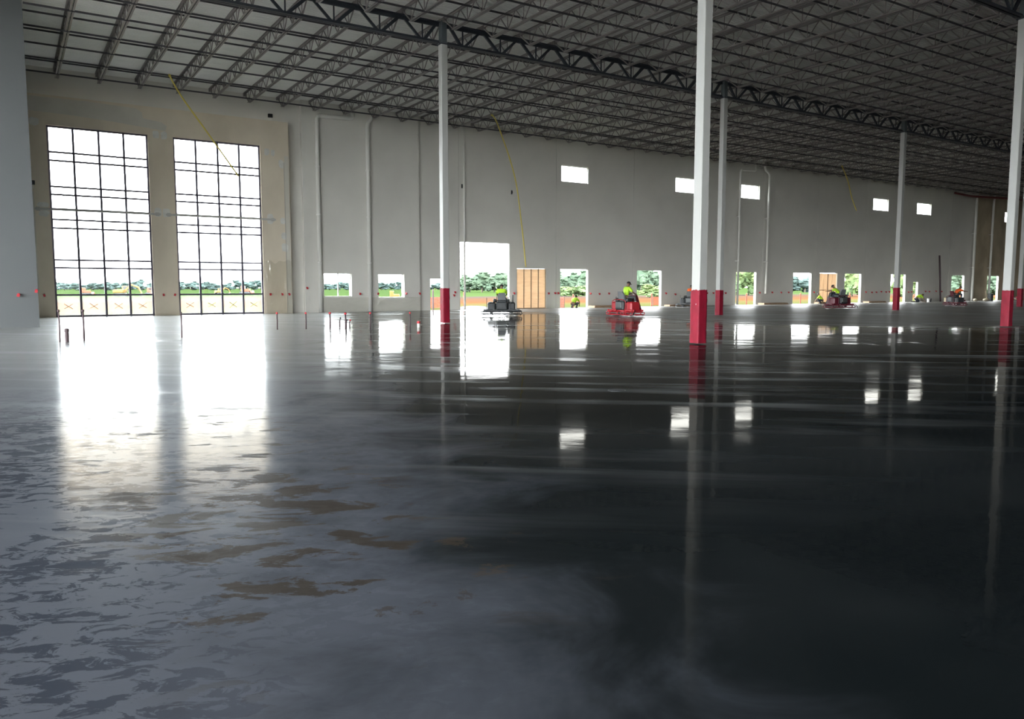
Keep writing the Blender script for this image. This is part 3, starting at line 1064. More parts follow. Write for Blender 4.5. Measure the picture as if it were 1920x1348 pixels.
# lifting inserts higher up
for u, z, lab in ((27.35, 8.75, 'small black lifting insert high on the wall beside the first slim column'), (31.55, 8.6, 'small black lifting insert high on the wall near the yellow rope')):
    t = tag(empty('lifting_insert', (u, D, z)), lab, 'bracket')
    MB().box(-0.05, 0.05, -0.04, 0.0, -0.14, 0.14).build('plate', 'black_rubber', t)
    MB().tube([(0, -0.03, 0.05), (0, -0.1, 0.03), (0, -0.1, -0.05)], 0.025, 6).build('hook', 'black_rubber', t)
for u, v, z, lab in ((13.95, D, 12.05, 'small dark junction box on the wall above the bare panel'), (1.28, EW, 7.05, 'black floodlight box on the bare wall by the jutting wall')):
    t = tag(empty('junction_box', (u, v, z)), lab, 'box')
    MB().cbox((0, -0.07, 0), (0.28, 0.14, 0.22), 0.02).build('housing', 'black_rubber', t)
    MB().tube([(0.05, -0.05, -0.1), (0.06, -0.05, -0.3)], 0.03, 6).build('conduit', 'pvc', t)

# ------------------------------------------------------------------ stub-up rods and pipes in the slab
RODS = [(1.19, 26.4, 0.93, 0.022, 'tall dark rod standing nearest the jutting wall'), (1.83, 26.57, 0.92, 0.026, 'tall dark rod in front of the first tall window'),
        (4.58, 26.58, 0.80, 0.022, 'tall thin rod in front of the pier between the tall windows'), (8.52, 29.68, 0.64, 0.024, 'red-tipped rod in front of the bare wall strip'),
        (9.56, 29.45, 0.63, 0.024, 'red-tipped rod left of the first drain pipe'), (10.48, 29.33, 0.62, 0.03, 'red-tipped rod in front of the first low opening, left one'),
        (10.99, 29.0, 0.60, 0.03, 'red-tipped rod in front of the first low opening, right one'), (11.98, 28.9, 0.60, 0.026, 'red-tipped rod in front of the kinked drain pipe'),
        (13.83, 29.15, 0.57, 0.024, 'red-tipped rod right of the second low opening')]
for u, v, h, r, lab in RODS:
    t = tag(empty('standing_rod', (u, v, 0)), lab, 'rod', 'rods standing in the slab')
    MB().tube([(0, 0, 0), (0.008, 0, h * 0.5), (0, 0.006, h)], r, 8).build('shaft', 'rod', t, True)
    MB().lathe([(r * 1.1, 0), (r * 1.7, 0.01), (r * 1.6, 0.06), (r * 0.9, 0.075)], (0, 0.006, h - 0.05), 10).build('tip_cap', 'red_cap' if h < 0.7 else 'rod', t)
for u, v, h, lab, m in ((1.37, 26.32, 0.36, 'short thick dark pipe stub between the two tall rods', 'rod'), (13.75, 28.2, 0.22, 'short pipe stub with a red cap left of the slim column', 'red_cap')):
    t = tag(empty('pipe_stub', (u, v, 0)), lab, 'pipe')
    MB().lathe([(0.055, 0), (0.055, h), (0.045, h), (0.045, h - 0.02)], (0, 0, 0), 12).build('stub', 'rod' if m == 'rod' else 'pvc', t)
    MB().lathe([(0.065, 0), (0.068, 0.03), (0.06, 0.09), (0.02, 0.1)], (0, 0, h - 0.06), 12).build('stub_cap', m, t)
for u, v, h, lab in ((11.25, 29.6, 0.30, 'small bent conduit stub with dark end near the rod pair'), (11.5, 29.9, 0.28, 'small conduit stub with a red end near the rod pair'), (11.2, 30.2, 0.36, 'small upright conduit stub behind the rod pair')):
    t = tag(empty('conduit_stub', (u, v, 0)), lab, 'pipe')
    MB().tube([(0, 0, 0), (0, 0, h * 0.7), (0.03, 0, h)], 0.022, 8).build('stub', 'rod', t, True)
    MB().lathe([(0.028, 0), (0.035, 0.01), (0.033, 0.05), (0.015, 0.06)], (0.03, 0, h - 0.02), 8).build('stub_cap', 'red_cap' if 'red' in lab else 'black_rubber', t)

# floor cleanout
t = tag(empty('floor_drain', (7.89, 9.2, 0)), 'round black cleanout cover set in the polished floor', 'drain cover')
MB().lathe([(0.125, 0.0), (0.125, 0.008), (0.115, 0.012), (0.02, 0.012)], (0, 0, 0), 28).build('cover', 'black_rubber', t)
MB().lathe([(0.14, 0.0), (0.14, 0.006), (0.126, 0.007)], (0, 0, 0), 28).build('rim', 'machine_black', t)

# ------------------------------------------------------------------ yellow ropes hanging from the joists


def rope(pts, r, lab):
    o = Vector(pts[-1])
    P = [Vector(p) - o for p in pts]
    out = []
    n = len(P)
    for i in range(n - 1):
        p0, p1, p2, p3 = P[max(i - 1, 0)], P[i], P[i + 1], P[min(i + 2, n - 1)]
        for k in range(8):
            t_ = k / 8
            out.append(0.5 * ((2 * p1) + (p2 - p0) * t_ + (2 * p0 - 5 * p1 + 4 * p2 - p3) * t_ * t_ + (3 * p1 - p0 - 3 * p2 + p3) * t_ ** 3))
    out.append(P[-1])
    t = tag(empty('hanging_rope', pts[-1]), lab, 'rope')
    MB().tube(out, r, 6).build('strand', 'yellow_cord', t, True)
    MB().ico(P[0], r * 2.2, 1).build('knot', 'yellow_cord', t)
    return t


rope([(7.5, 44.1, 12.46), (8.1, 44.5, 11.59), (9.58, 45.5, 10.0), (11.37, 46.5, 7.96)], 0.042, 'yellow rope slanting down in front of the second tall window')
rope([(26.21, 42.9, 12.46), (27.5, 44.2, 12.1), (29.93, 46.0, 9.31), (31.31, 47.2, 6.16), (32.43, 48.3, 3.14)], 0.045, 'long yellow rope curving down to the plank-filled doorway')
rope([(63.51, 43.6, 12.46), (65.06, 44.0, 11.28), (66.17, 44.3, 9.93), (67.44, 44.6, 8.8)], 0.045, 'short yellow rope dangling from the roof near the far windows')

# ------------------------------------------------------------------ plastic sheeting along the wall foot
def sheet(u0, u1, v, h0, h1, lab, seed, m='poly_sheet'):
    nx, nz = 60, 12
    mb = MB()
    for j in range(nz + 1):
        for i in range(nx + 1):
            f, g = i / nx, j / nz
            sag = 0.3 * noise.noise(Vector((f * 4, seed, 2)))
            h = h0 + (h1 - h0) * (1 - 0.35 * sag)
            dv = 0.05 + 0.05 * noise.noise(Vector((f * 9 + g * 3, g * 2.2, seed))) + 0.03 * noise.noise(Vector((f * 26 - g * 9, g * 3, seed + 4)))
            mb.v.append(((u1 - u0) * f, -dv - 0.05 * (1 - g), max(0.004, h * g)))
    for j in range(nz):
        for i in range(nx):
            a = j * (nx + 1) + i
            mb.f.append((a, a + 1, a + nx + 2, a + nx + 1))
    o = mb.build('plastic_sheet', m, None, True, loc=(u0, v, 0))
    tag(o, lab, 'plastic sheet')


sheet(17.0, 23.9, D - 0.24, 0.8, 0.95, 'clear wrinkled plastic sheet draped below the low square openings', 3)
sheet(13.2, 14.8, EW - 0.02, 0.9, 3.2, 'clear wrinkled plastic sheet hanging on the bare wall strip', 8)

# ------------------------------------------------------------------ people


def skin(name, verts, edges, radii, m, parent, levels=1):
    me = bpy.data.meshes.new(name)
    me.from_pydata([tuple(v) for v in verts], edges, [])
    o = bpy.data.objects.new(name, me)
    COL.objects.link(o)
    md = o.modifiers.new('skin', 'SKIN')
    md.use_smooth_shade = True
    for i, r in enumerate(radii):
        rr = r if isinstance(r, tuple) else (r, r)
        me.skin_vertices[0].data[i].radius = rr
    for i in range(len(verts)):
        me.skin_vertices[0].data[i].use_root = (i == 0)
    sd = o.modifiers.new('smooth', 'SUBSURF')
    sd.levels = levels
    sd.render_levels = levels
    dg = bpy.context.evaluated_depsgraph_get()
    dg.update()
    nm = bpy.data.meshes.new_from_object(o.evaluated_get(dg))
    nm.name = name
    nm.materials.clear()
    nm.materials.append(MATS[m])
    for p in nm.polygons:
        p.use_smooth = True
    bpy.data.objects.remove(o)
    bpy.data.meshes.remove(me)
    return put(name, nm, parent)


POSES = {
    # x right, y forward, z up
    'ride': dict(pel=(0, 0, 0.98), che=(0, 0.10, 1.36), nec=(0, 0.14, 1.52), hea=(0, 0.19, 1.68), sh=0.2, shz=1.45, shy=0.12,
                 el=(0.30, 0.26, 1.22), wr=(0.20, 0.47, 1.16), hip=0.11, kn=(0.20, 0.44, 0.98), an=(0.19, 0.50, 0.56), toe=(0.19, 0.70, 0.50)),
    'ride_lean': dict(pel=(0, -0.04, 1.0), che=(0, 0.22, 1.28), nec=(0, 0.33, 1.40), hea=(0, 0.43, 1.53), sh=0.2, shz=1.34, shy=0.27,
                      el=(0.26, 0.52, 1.22), wr=(0.2, 0.78, 1.2), hip=0.11, kn=(0.2, 0.38, 0.98), an=(0.18, 0.42, 0.56), toe=(0.18, 0.62, 0.5)),
    'crouch': dict(pel=(0, -0.1, 0.36), che=(0, 0.14, 0.66), nec=(0, 0.25, 0.80), hea=(0, 0.33, 0.94), sh=0.19, shz=0.73, shy=0.2,
                   el=(0.26, 0.42, 0.50), wr=(0.16, 0.58, 0.28), hip=0.12, kn=(0.22, 0.34, 0.44), an=(0.2, 0.06, 0.09), toe=(0.2, 0.26, 0.03)),
    'kneel': dict(pel=(0, -0.15, 0.48), che=(0, 0.24, 0.66), nec=(0, 0.40, 0.72), hea=(0, 0.54, 0.74), sh=0.19, shz=0.66, shy=0.32,
                  el=(0.24, 0.50, 0.38), wr=(0.22, 0.66, 0.12), hip=0.12, kn=(0.17, 0.12, 0.08), an=(0.16, -0.32, 0.08), toe=(0.16, -0.5, 0.04)),
    'stand': dict(pel=(0, 0, 0.95), che=(0, 0.02, 1.32), nec=(0, 0.03, 1.5), hea=(0, 0.06, 1.66), sh=0.2, shz=1.43, shy=0.02,
                  el=(0.28, -0.02, 1.16), wr=(0.28, 0.14, 0.94), hip=0.1, kn=(0.12, 0.03, 0.5), an=(0.12, 0, 0.09), toe=(0.13, 0.2, 0.03)),
}


def lerp(a, b, t_):
    return tuple(x + (y - x) * t_ for x, y in zip(a, b))


def person(loc, rz, pose, shirt, trousers, lab, cap='cap_dark', scale=1.0, hood=False):
    q = POSES[pose]
    t = tag(empty('person', loc, rz, scale), lab, 'person')
    pel, che, nec, hea = q['pel'], q['che'], q['nec'], q['hea']
    V, E, R = [], [], []

    def v(p, r, frm=None):
        V.append(p)
        R.append(r)
        if frm is not None:
            E.append((frm, len(V) - 1))
        return len(V) - 1
    i0 = v(pel, (0.13, 0.10))
    i1 = v(lerp(pel, che, 0.5), (0.125, 0.09), i0)
    i2 = v(che, (0.14, 0.10), i1)
    i3 = v(nec, 0.055, i2)
    hd = tuple(b - a for a, b in zip(nec, hea))
    hea = lerp(nec, hea, 0.86)
    i4 = v(lerp(nec, hea, 0.55), (0.08, 0.092), i3)
    i5 = v(hea, (0.09, 0.108), i4)
    v(tuple(h + d * 0.35 for h, d in zip(hea, hd)), (0.06, 0.075), i5)
    # nose and jaw
    v((hea[0], hea[1] + 0.115, hea[2] - 0.02), 0.014, i5)
    for s in (-1, 1):
        sh = (s * q['sh'], q['shy'], q['shz'])
        el = (s * q['el'][0], q['el'][1], q['el'][2])
        wr = (s * q['wr'][0], q['wr'][1], q['wr'][2])
        a = v(sh, 0.065, i2)
        a = v(lerp(sh, el, 0.5), 0.055, a)
        a = v(el, 0.045, a)
        a = v(lerp(el, wr, 0.4), 0.042, a)
        a = v(wr, 0.03, a)
        d = Vector(wr) - Vector(el)
        d.normalize()
        side = d.cross(Vector((0, 0, 1)))
        if side.length < 0.1:
            side = Vector((1, 0, 0))
        side.normalize()
        dn = side.cross(d)
        palm = v(Vector(wr) + d * 0.06, 0.028, a)
        tip = Vector(wr) + d * 0.10
        for k, ln in zip((-1.5, -0.5, 0.5, 1.5), (0.062, 0.075, 0.08, 0.07)):
            b = v(tip + side * k * 0.02, 0.009, palm)
            b = v(tip + side * k * 0.021 + d * ln * 0.6 - dn * 0.012, 0.008, b)
            v(tip + side * k * 0.021 + d * ln * 0.8 - dn * 0.04, 0.007, b)
        b = v(Vector(wr) + d * 0.05 - side * s * 0.04, 0.011, palm)
        v(Vector(wr) + d * 0.09 - side * s * 0.055 - dn * 0.02, 0.009, b)
        hp = (s * q['hip'], pel[1], pel[2] - 0.03)
        kn = (s * q['kn'][0], q['kn'][1], q['kn'][2])
        an = (s * q['an'][0], q['an'][1], q['an'][2])
        to = (s * q['toe'][0], q['toe'][1], q['toe'][2] + 0.02)
        a = v(hp, 0.10, i0)
        a = v(lerp(hp, kn, 0.5), 0.085, a)
        a = v(kn, 0.062, a)
        a = v(lerp(kn, an, 0.35), 0.062, a)
        a = v(an, 0.042, a)
        v(lerp(an, to, 0.8), (0.042, 0.03), a)
    skin('body', V, E, R, 'skin_tone', t)
    # shirt: trunk and sleeves
    V, E, R = [], [], []
    j0 = v(lerp(pel, che, 0.12), (0.18, 0.145))
    j1 = v(lerp(pel, che, 0.55), (0.178, 0.14), j0)
    j2 = v(lerp(pel, che, 0.95), (0.19, 0.145), j1)
    v(lerp(che, nec, 0.85), 0.085, j2)
    for s in (-1, 1):
        sh = (s * q['sh'], q['shy'], q['shz'])
        el = (s * q['el'][0], q['el'][1], q['el'][2])
        wr = (s * q['wr'][0], q['wr'][1], q['wr'][2])
        a = v(sh, 0.098, j2)
        a = v(lerp(sh, el, 0.55), 0.085, a)
        a = v(lerp(sh, el, 0.9), 0.076, a)
    skin('shirt', V, E, R, shirt, t)
    V, E, R = [], [], []
    k0 = v((pel[0], pel[1], pel[2] + 0.05), (0.15, 0.122))
    k1 = v((pel[0], pel[1], pel[2] - 0.02), (0.15, 0.122), k0)
    for s in (-1, 1):
        hp = (s * q['hip'], pel[1], pel[2] - 0.05)
        kn = (s * q['kn'][0], q['kn'][1], q['kn'][2])
        an = (s * q['an'][0], q['an'][1], q['an'][2])
        a = v(hp, 0.115, k1)
        a = v(lerp(hp, kn, 0.5), 0.102, a)
        a = v(kn, 0.082, a)
        a = v(lerp(kn, an, 0.4), 0.078, a)
        a = v(lerp(kn, an, 0.92), 0.062, a)
    skin('trousers', V, E, R, trousers, t)
    for s in (-1, 1):
        an = Vector((s * q['an'][0], q['an'][1], q['an'][2]))
        to = Vector((s * q['toe'][0], q['toe'][1], q['toe'][2] + 0.03))
        f = (to - an)
        f.normalize()
        MB().tube([an + Vector((0, 0, 0.05)), an - f * 0.02 - Vector((0, 0, 0.02)), lerp(an, to, 0.6), to], [0.058, 0.058, 0.052, 0.035], 10).build('boot', 'boot', t, True)
    # cap with brim
    up = Vector(hd).normalized()
    c = Vector(hea) + up * 0.03
    fwd = (Vector((0, 1, 0)) - up * up.y).normalized()
    sd = up.cross(fwd)
    mb = MB()
    rows, n = 5, 14
    for j in range(rows + 1):
        ph = j / rows * math.pi / 2
        for k in range(n):
            a = 2 * math.pi * k / n
            mb.v.append(c + (sd * math.cos(a) * 0.098 + fwd * math.sin(a) * 0.118) * math.cos(ph) + up * (math.sin(ph) * 0.105))
    for j in range(rows):
        for k in range(n):
            mb.f.append((j * n + k, j * n + (k + 1) % n, (j + 1) * n + (k + 1) % n, (j + 1) * n + k))
    br = [c + sd * math.cos(a) * 0.09 + fwd * (0.08 + 0.10 * math.sin(a)) for a in [math.pi * i / 8 for i in range(9)]]
    o_ = len(mb.v)
    mb.v += [tuple(x) for x in br] + [tuple(x - up * 0.012) for x in br]
    mb.f += [tuple(range(o_, o_ + 9)), tuple(reversed(range(o_ + 9, o_ + 18)))] + [(o_ + i, o_ + i + 1, o_ + 10 + i, o_ + 9 + i) for i in range(8)]
    mb.build('cap', cap, t, True)
    return t


# ------------------------------------------------------------------ ride-on power trowels


def trowel(loc, rz, lab, paint, tank, seat='seat_grey', scale=1.0, panel_=None, tall=False):
    t = tag(empty('ride_on_trowel', loc, rz, scale), lab, 'power trowel', 'ride-on power trowels')
    for s in (-1, 1):
        cx = s * 0.56
        # guard ring
        g = MB()
        for z, r in ((0.10, 0.60), (0.24, 0.60)):
            g.tube([(cx + r * math.cos(a), r * math.sin(a), z) for a in [2 * math.pi * k / 24 for k in range(25)]], 0.022, 6)
        for k in range(8):
            a = 2 * math.pi * k / 8
            g.bar((cx + 0.60 * math.cos(a), 0.60 * math.sin(a), 0.10), (cx + 0.60 * math.cos(a), 0.60 * math.sin(a), 0.24), 0.03)
            g.bar((cx + 0.60 * math.cos(a), 0.60 * math.sin(a), 0.24), (cx + 0.16 * math.cos(a), 0.16 * math.sin(a), 0.34), 0.03)
        g.build('guard_ring', paint, t)
        rot = MB().lathe([(0.05, 0.06), (0.09, 0.08), (0.09, 0.2), (0.05, 0.24)], (cx, 0, 0), 12)
        rot.build('rotor_hub', 'machine_grey', t)
        for k in range(4):
            a = math.pi / 2 * k + 0.3 + s * 0.2
            b = MB()
            d, p = Vector((math.cos(a), math.sin(a), 0)), Vector((-math.sin(a), math.cos(a), 0))
            b.bar(Vector((cx, 0, 0.09)) + d * 0.06, Vector((cx, 0, 0.07)) + d * 0.5, 0.035)
            q = [Vector((cx, 0, 0)) + d * r + p * w for r, w in ((0.18, -0.08), (0.54, -0.08), (0.54, 0.09), (0.18, 0.09))]
            b.add([(x.x, x.y, 0.004 + (0.02 if i > 1 else 0)) for i, x in enumerate(q)] + [(x.x, x.y, 0.012 + (0.02 if i > 1 else 0)) for i, x in enumerate(q)],
                  [(3, 2, 1, 0), (4, 5, 6, 7), (0, 1, 5, 4), (1, 2, 6, 5), (2, 3, 7, 6), (3, 0, 4, 7)])
            b.build('trowel_blade', 'steel', t)
        MB().cbox((s * 0.55, 0.02, 0.54), (0.44, 0.66, 0.46), 0.07).build('side_tank', tank, t)
        MB().cbox((s * 0.36, -0.12, 0.86), (0.20, 0.40, 0.20), 0.05).build('arm_console', 'machine_black', t)
        MB().lathe([(0.04, 0), (0.045, 0.03), (0.03, 0.04)], (s * 0.60, 0.15, 0.765), 10).build('tank_lid', 'white_plastic', t)
        MB().tube([(s * 0.25, 0.42, 0.62), (s * 0.24, 0.46, 0.95), (s * 0.2, 0.50, 1.14)], 0.018, 6).ico((s * 0.2, 0.5, 1.16), 0.035, 1).build('control_lever', 'machine_black', t)
    fr = MB()
    for yy in (-0.30, 0.30):
        fr.box(-1.0, 1.0, yy - 0.04, yy + 0.04, 0.28, 0.36)
    for xx in (-0.9, -0.28, 0.28, 0.9):
        fr.box(xx - 0.03, xx + 0.03, -0.42, 0.42, 0.29, 0.35)
    fr.build('chassis', paint, t)
    MB().cbox((0, -0.14, 0.57), (0.62, 0.62, 0.46), 0.05).build('engine', 'machine_black', t)
    MB().cbox((0, -0.47, 0.60), (0.46, 0.06, 0.30), 0.02).build('radiator', 'machine_black' if paint == 'machine_black' else 'machine_grey', t)
    MB().tube([(0.33, -0.3, 0.6), (0.36, -0.34, 0.85), (0.36, -0.34, 1.06), (0.42, -0.34, 1.1)], 0.03, 8).build('exhaust', 'machine_grey', t, True)
    MB().box(-0.34, 0.34, 0.32, 0.72, 0.42, 0.46).box(-0.34, 0.34, 0.68, 0.72, 0.42, 0.56).build('foot_plate', paint, t)
    MB().cbox((0, -0.02, 0.81), (0.46, 0.44, 0.10), 0.04).build('seat', seat, t)
    bk = MB()
    vs = []
    for yy in (-0.27, -0.19):
        for x, z in ((-0.22, 0.90), (0.22, 0.90), (0.23, 1.12), (0.17, 1.30), (-0.17, 1.30), (-0.23, 1.12)):
            vs.append((x, yy - (z - 0.9) * 0.25 - (0.03 if abs(x) < 0.2 else 0), z))
    bk.add(vs, [tuple(range(6)), tuple(reversed(range(6, 12)))] + [(i, (i + 1) % 6, 6 + (i + 1) % 6, 6 + i) for i in range(6)])
    bk.build('backrest', seat, t)
    rail = MB()
    rail.tube([(-0.5, -0.46, 0.36), (-0.5, -0.46, 0.8), (-0.3, -0.48, 0.88), (0.3, -0.48, 0.88), (0.5, -0.46, 0.8), (0.5, -0.46, 0.36)], 0.02, 6)
    rail.build('rear_rail', paint, t)
    if panel_:
        hood = MB()
        hood.add([(-0.30, 0.52, 0.30), (0.30, 0.52, 0.30), (0.30, 0.98, 0.16), (-0.30, 0.98, 0.16), (-0.2, 0.54, 1.12), (0.2, 0.54, 1.12), (0.2, 0.68, 1.10), (-0.2, 0.68, 1.10)],
                 [(0, 3, 2, 1), (4, 5, 6, 7), (0, 1, 5, 4), (1, 2, 6, 5), (2, 3, 7, 6), (3, 0, 4, 7)])
        hood.build('front_cowl', panel_, t)
        MB().cbox((0, 0.61, 1.17), (0.2, 0.12, 0.1), 0.02).build('gauge_box', 'white_plastic', t)
    # spray hose and spare blades hung on the frame
    MB().tube([(0.95, -0.2, 0.36), (1.1, -0.35, 0.3), (1.15, -0.5, 0.12), (1.0, -0.62, 0.05)], 0.02, 6).build('hose', 'black_rubber', t, True)
    MB().tube([(-0.82, 0.1, 0.36), (-0.82, 0.1, 1.02)], 0.014, 6).build('marker_rod', 'rod', t)
    if tall:
        MB().tube([(0.62, 0.1, 0.6), (0.62, 0.12, 1.1), (0.56, 0.12, 1.22), (0.5, 0.12, 1.12)], 0.022, 6).build('grab_rail', 'white_plastic', t, True)
        MB().tube([(0.66, 0.0, 0.6), (0.66, 0.0, 1.18)], 0.028, 6).build('riser', 'machine_black', t)
    return t


R_ = math.radians
trowel((23.42, 37.38, 0), R_(-28), 'black ride-on power trowel in front of the tall drive-in doorway', 'machine_black', 'machine_black', tall=True)
person((23.42, 37.38, 0), R_(-40), 'ride', 'hi_vis_lime', 'jeans', 'rider in a lime shirt on the black trowel machine, back turned')
trowel((28.78, 32.94, 0), R_(-88), 'bright red ride-on power trowel with a grey seat', 'machine_red', 'machine_red', panel_='machine_maroon', scale=1.06)
person((28.78, 32.94, 0), R_(-100), 'ride', 'hi_vis_lime', 'work_grey', 'rider in a lime shirt on the bright red trowel machine', scale=1.08)
trowel((45.1, 43.9, 0), R_(-60), 'grey-black ride-on power trowel half hidden behind the front column', 'machine_grey', 'machine_black')
person((45.1, 43.9, 0), R_(-60), 'ride', 'hi_vis_orange', 'jeans', 'rider in an orange shirt half hidden behind the front column')
trowel((52.39, 35.77, 0), R_(-10), 'wide maroon ride-on power trowel in front of the vertical-plank doorway', 'machine_maroon', 'machine_maroon', panel_='machine_black', scale=1.12)
person((52.39, 35.77, 0), R_(35), 'ride_lean', 'hi_vis_lime', 'jeans', 'rider in a lime shirt hunched on the maroon trowel machine', scale=1.1)
trowel((68.24, 35.5, 0), R_(-118), 'small dark ride-on power trowel farthest along the hall', 'machine_maroon', 'machine_black', seat='machine_maroon')
person((68.24, 35.5, 0), R_(-118), 'ride_lean', 'hi_vis_orange', 'jeans', 'rider in an orange shirt leaning forward with outstretched arms', scale=1.06)

person((36.3, 47.5, 0), R_(-70), 'crouch', 'hi_vis_lime', 'work_grey', 'crouching worker in dark trousers at the open dock doorway')
person((66.9, 47.6, 0), R_(30), 'crouch', 'hi_vis_lime', 'jeans', 'crouching worker in lime behind the maroon trowel machine')
person((81.9, 46.6, 0), R_(-120), 'kneel', 'hi_vis_lime', 'jeans', 'worker in lime on hands and knees by the small doorway', scale=1.1)
person((92.2, 40.9, 0), R_(20), 'stand', 'hi_vis_orange', 'work_grey', 'standing worker in orange cut off by the picture edge')

# ------------------------------------------------------------------ clutter along the dock wall


def strip(u0, u1, v0, v1, h, lab):
    t = tag(empty('timber_ramp', ((u0 + u1) / 2, (v0 + v1) / 2, 0)), lab, 'timber')
    w, d = (u1 - u0) / 2, (v1 - v0)
    for k in range(3):
        y0 = -d / 2 + k * d / 3
        vs = [(-w, y0, 0), (w, y0, 0), (w, y0 + d / 3 - 0.01, 0), (-w, y0 + d / 3 - 0.01, 0), (-w, y0, h), (w - 0.25, y0, h), (w - 0.25, y0 + d / 3 - 0.01, h), (-w, y0 + d / 3 - 0.01, h)]
        MB().add(vs, [(0, 3, 2, 1), (4, 5, 6, 7), (0, 1, 5, 4), (1, 2, 6, 5), (2, 3, 7, 6), (3, 0, 4, 7)]).build('plank', 'timber', t)


strip(38.7, 42.2, 47.9, 48.7, 0.17, 'low stack of brown planks right of the crouching worker')
strip(46.9, 50.0, 48.0, 48.7, 0.13, 'low brown planks at the foot of the wall right of the red machine')
strip(58.9, 62.5, 48.0, 48.7, 0.16, 'low brown planks below the drain pipe that ends above the floor')
strip(67.1, 70.2, 47.9, 48.6, 0.16, 'low brown planks in front of the vertical-plank doorway')
strip(75.4, 78.6, 48.0, 48.7, 0.16, 'low brown planks right of the maroon machine against the wall')


def sack(loc, rz, lab, s=1.0):
    o = MB().ico((0, 0, 0.16), 0.42 * s, 2, seed=int(loc[0]), amp=0.18, freq=2.0, squash=(1.0, 0.6, 0.38)).build('sack', 'sack', None, True, loc=loc)
    o.rotation_euler = (0, 0, rz)
    tag(o, lab, 'sack', 'sacks by the far wall')


sack((95.5, 46.2, 0.0), 0.2, 'pale cement sack lying on the floor right of the far rider')
sack((96.5, 46.6, 0.0), -0.3, 'second pale cement sack next to the dark drum', 1.1)
sack((94.6, 46.9, 0.0), 0.6, 'small pale sack leaning toward the far dock doorway', 0.9)
t = tag(empty('steel_drum', (98.3, 47.0, 0)), 'dark steel drum beside the pale sacks', 'drum')
MB().lathe([(0.29, 0), (0.3, 0.02), (0.28, 0.05), (0.28, 0.28), (0.3, 0.3), (0.28, 0.32), (0.28, 0.58), (0.3, 0.6), (0.28, 0.63), (0.28, 0.86), (0.3, 0.88), (0.27, 0.88)], (0, 0, 0), 16).build('drum_body', 'machine_black', t)
MB().lathe([(0.26, 0), (0.26, 0.015), (0.05, 0.02)], (0, 0, 0.865), 16).build('drum_lid', 'machine_grey', t)
t = tag(empty('fuel_can', (97.6, 44.8, 0)), 'red fuel can on the floor beside the drum', 'fuel can')
MB().cbox((0, 0, 0.2), (0.42, 0.26, 0.40), 0.05).build('can_body', 'machine_red', t)
MB().tube([(-0.12, 0, 0.38), (-0.1, 0, 0.5), (0.08, 0, 0.5), (0.1, 0, 0.38)], 0.02, 6).build('handle', 'machine_red', t)
MB().tube([(0.14, 0, 0.38), (0.2, 0, 0.52)], 0.03, 8).build('spout', 'black_rubber', t)
t = tag(empty('carton_box', (88.0, 46.6, 0), 0.3), 'pale open carton on the floor left of the far rider', 'box')
MB().box(-0.3, 0.3, -0.3, 0.3, 0, 0.01).box(-0.3, 0.3, -0.3, -0.29, 0, 0.5).box(-0.3, 0.3, 0.29, 0.3, 0, 0.5).box(-0.3, -0.29, -0.3, 0.3, 0, 0.5).box(0.29, 0.3, -0.3, 0.3, 0, 0.5).build('carton_body', 'carton', t)
for s in (-1, 1):
    MB().bar((s * 0.3, 0, 0.5), (s * 0.5, 0, 0.44), 0.58, 0.012).build('flap', 'carton', t)
for u, v, lab, m in ((84.7, 46.9, 'small white bucket right of the kneeling worker', 'white_plastic'), (85.5, 47.2, 'small black bucket beside the white bucket', 'black_rubber'), (90.1, 46.2, 'black bucket between the carton and the far rider', 'black_rubber')):
    t = tag(empty('bucket', (u, v, 0)), lab, 'bucket')
    MB().lathe([(0.13, 0), (0.165, 0.36), (0.175, 0.36), (0.175, 0.38), (0.15, 0.38), (0.12, 0.03)], (0, 0, 0), 14).build('pail', m, t)
    MB().tube([(0.17 * math.cos(a), 0.0, 0.35 + 0.16 * math.sin(a)) for a in [math.pi * k / 10 for k in range(11)]], 0.008, 5).build('handle', 'steel', t)
t = tag(empty('tool_trolley', (104.5, 46.8, 0)), 'low cluttered tool trolley under the doorway in the bare panel', 'trolley')
MB().box(-0.9, 0.9, -0.3, 0.3, 0.16, 0.22).build('deck_board', 'timber', t)
for sx in (-0.7, 0.7):
    for sy in (-0.26, 0.26):
        MB().lathe([(0.03, -0.03), (0.08, -0.03), (0.08, 0.03), (0.03, 0.03)], (sx, sy, 0.08), 12, 'y').build('wheel', 'black_rubber', t)
MB().cbox((0.2, 0, 0.34), (0.7, 0.4, 0.22), 0.03).build('tool_chest', 'machine_red', t)
MB().cbox((-0.5, 0, 0.30), (0.4, 0.3, 0.16), 0.03).build('hose_reel', 'machine_black', t)

# ------------------------------------------------------------------ outside: posts, netting, machines, trees
YAW = math.radians(57.14)


def polar(bearing_off, dist):
    """a spot outside: bearing off the hall's sight line in degrees (positive to the right), distance in metres"""
    a = YAW - math.radians(bearing_off)
    return dist * math.cos(a), dist * math.sin(a)


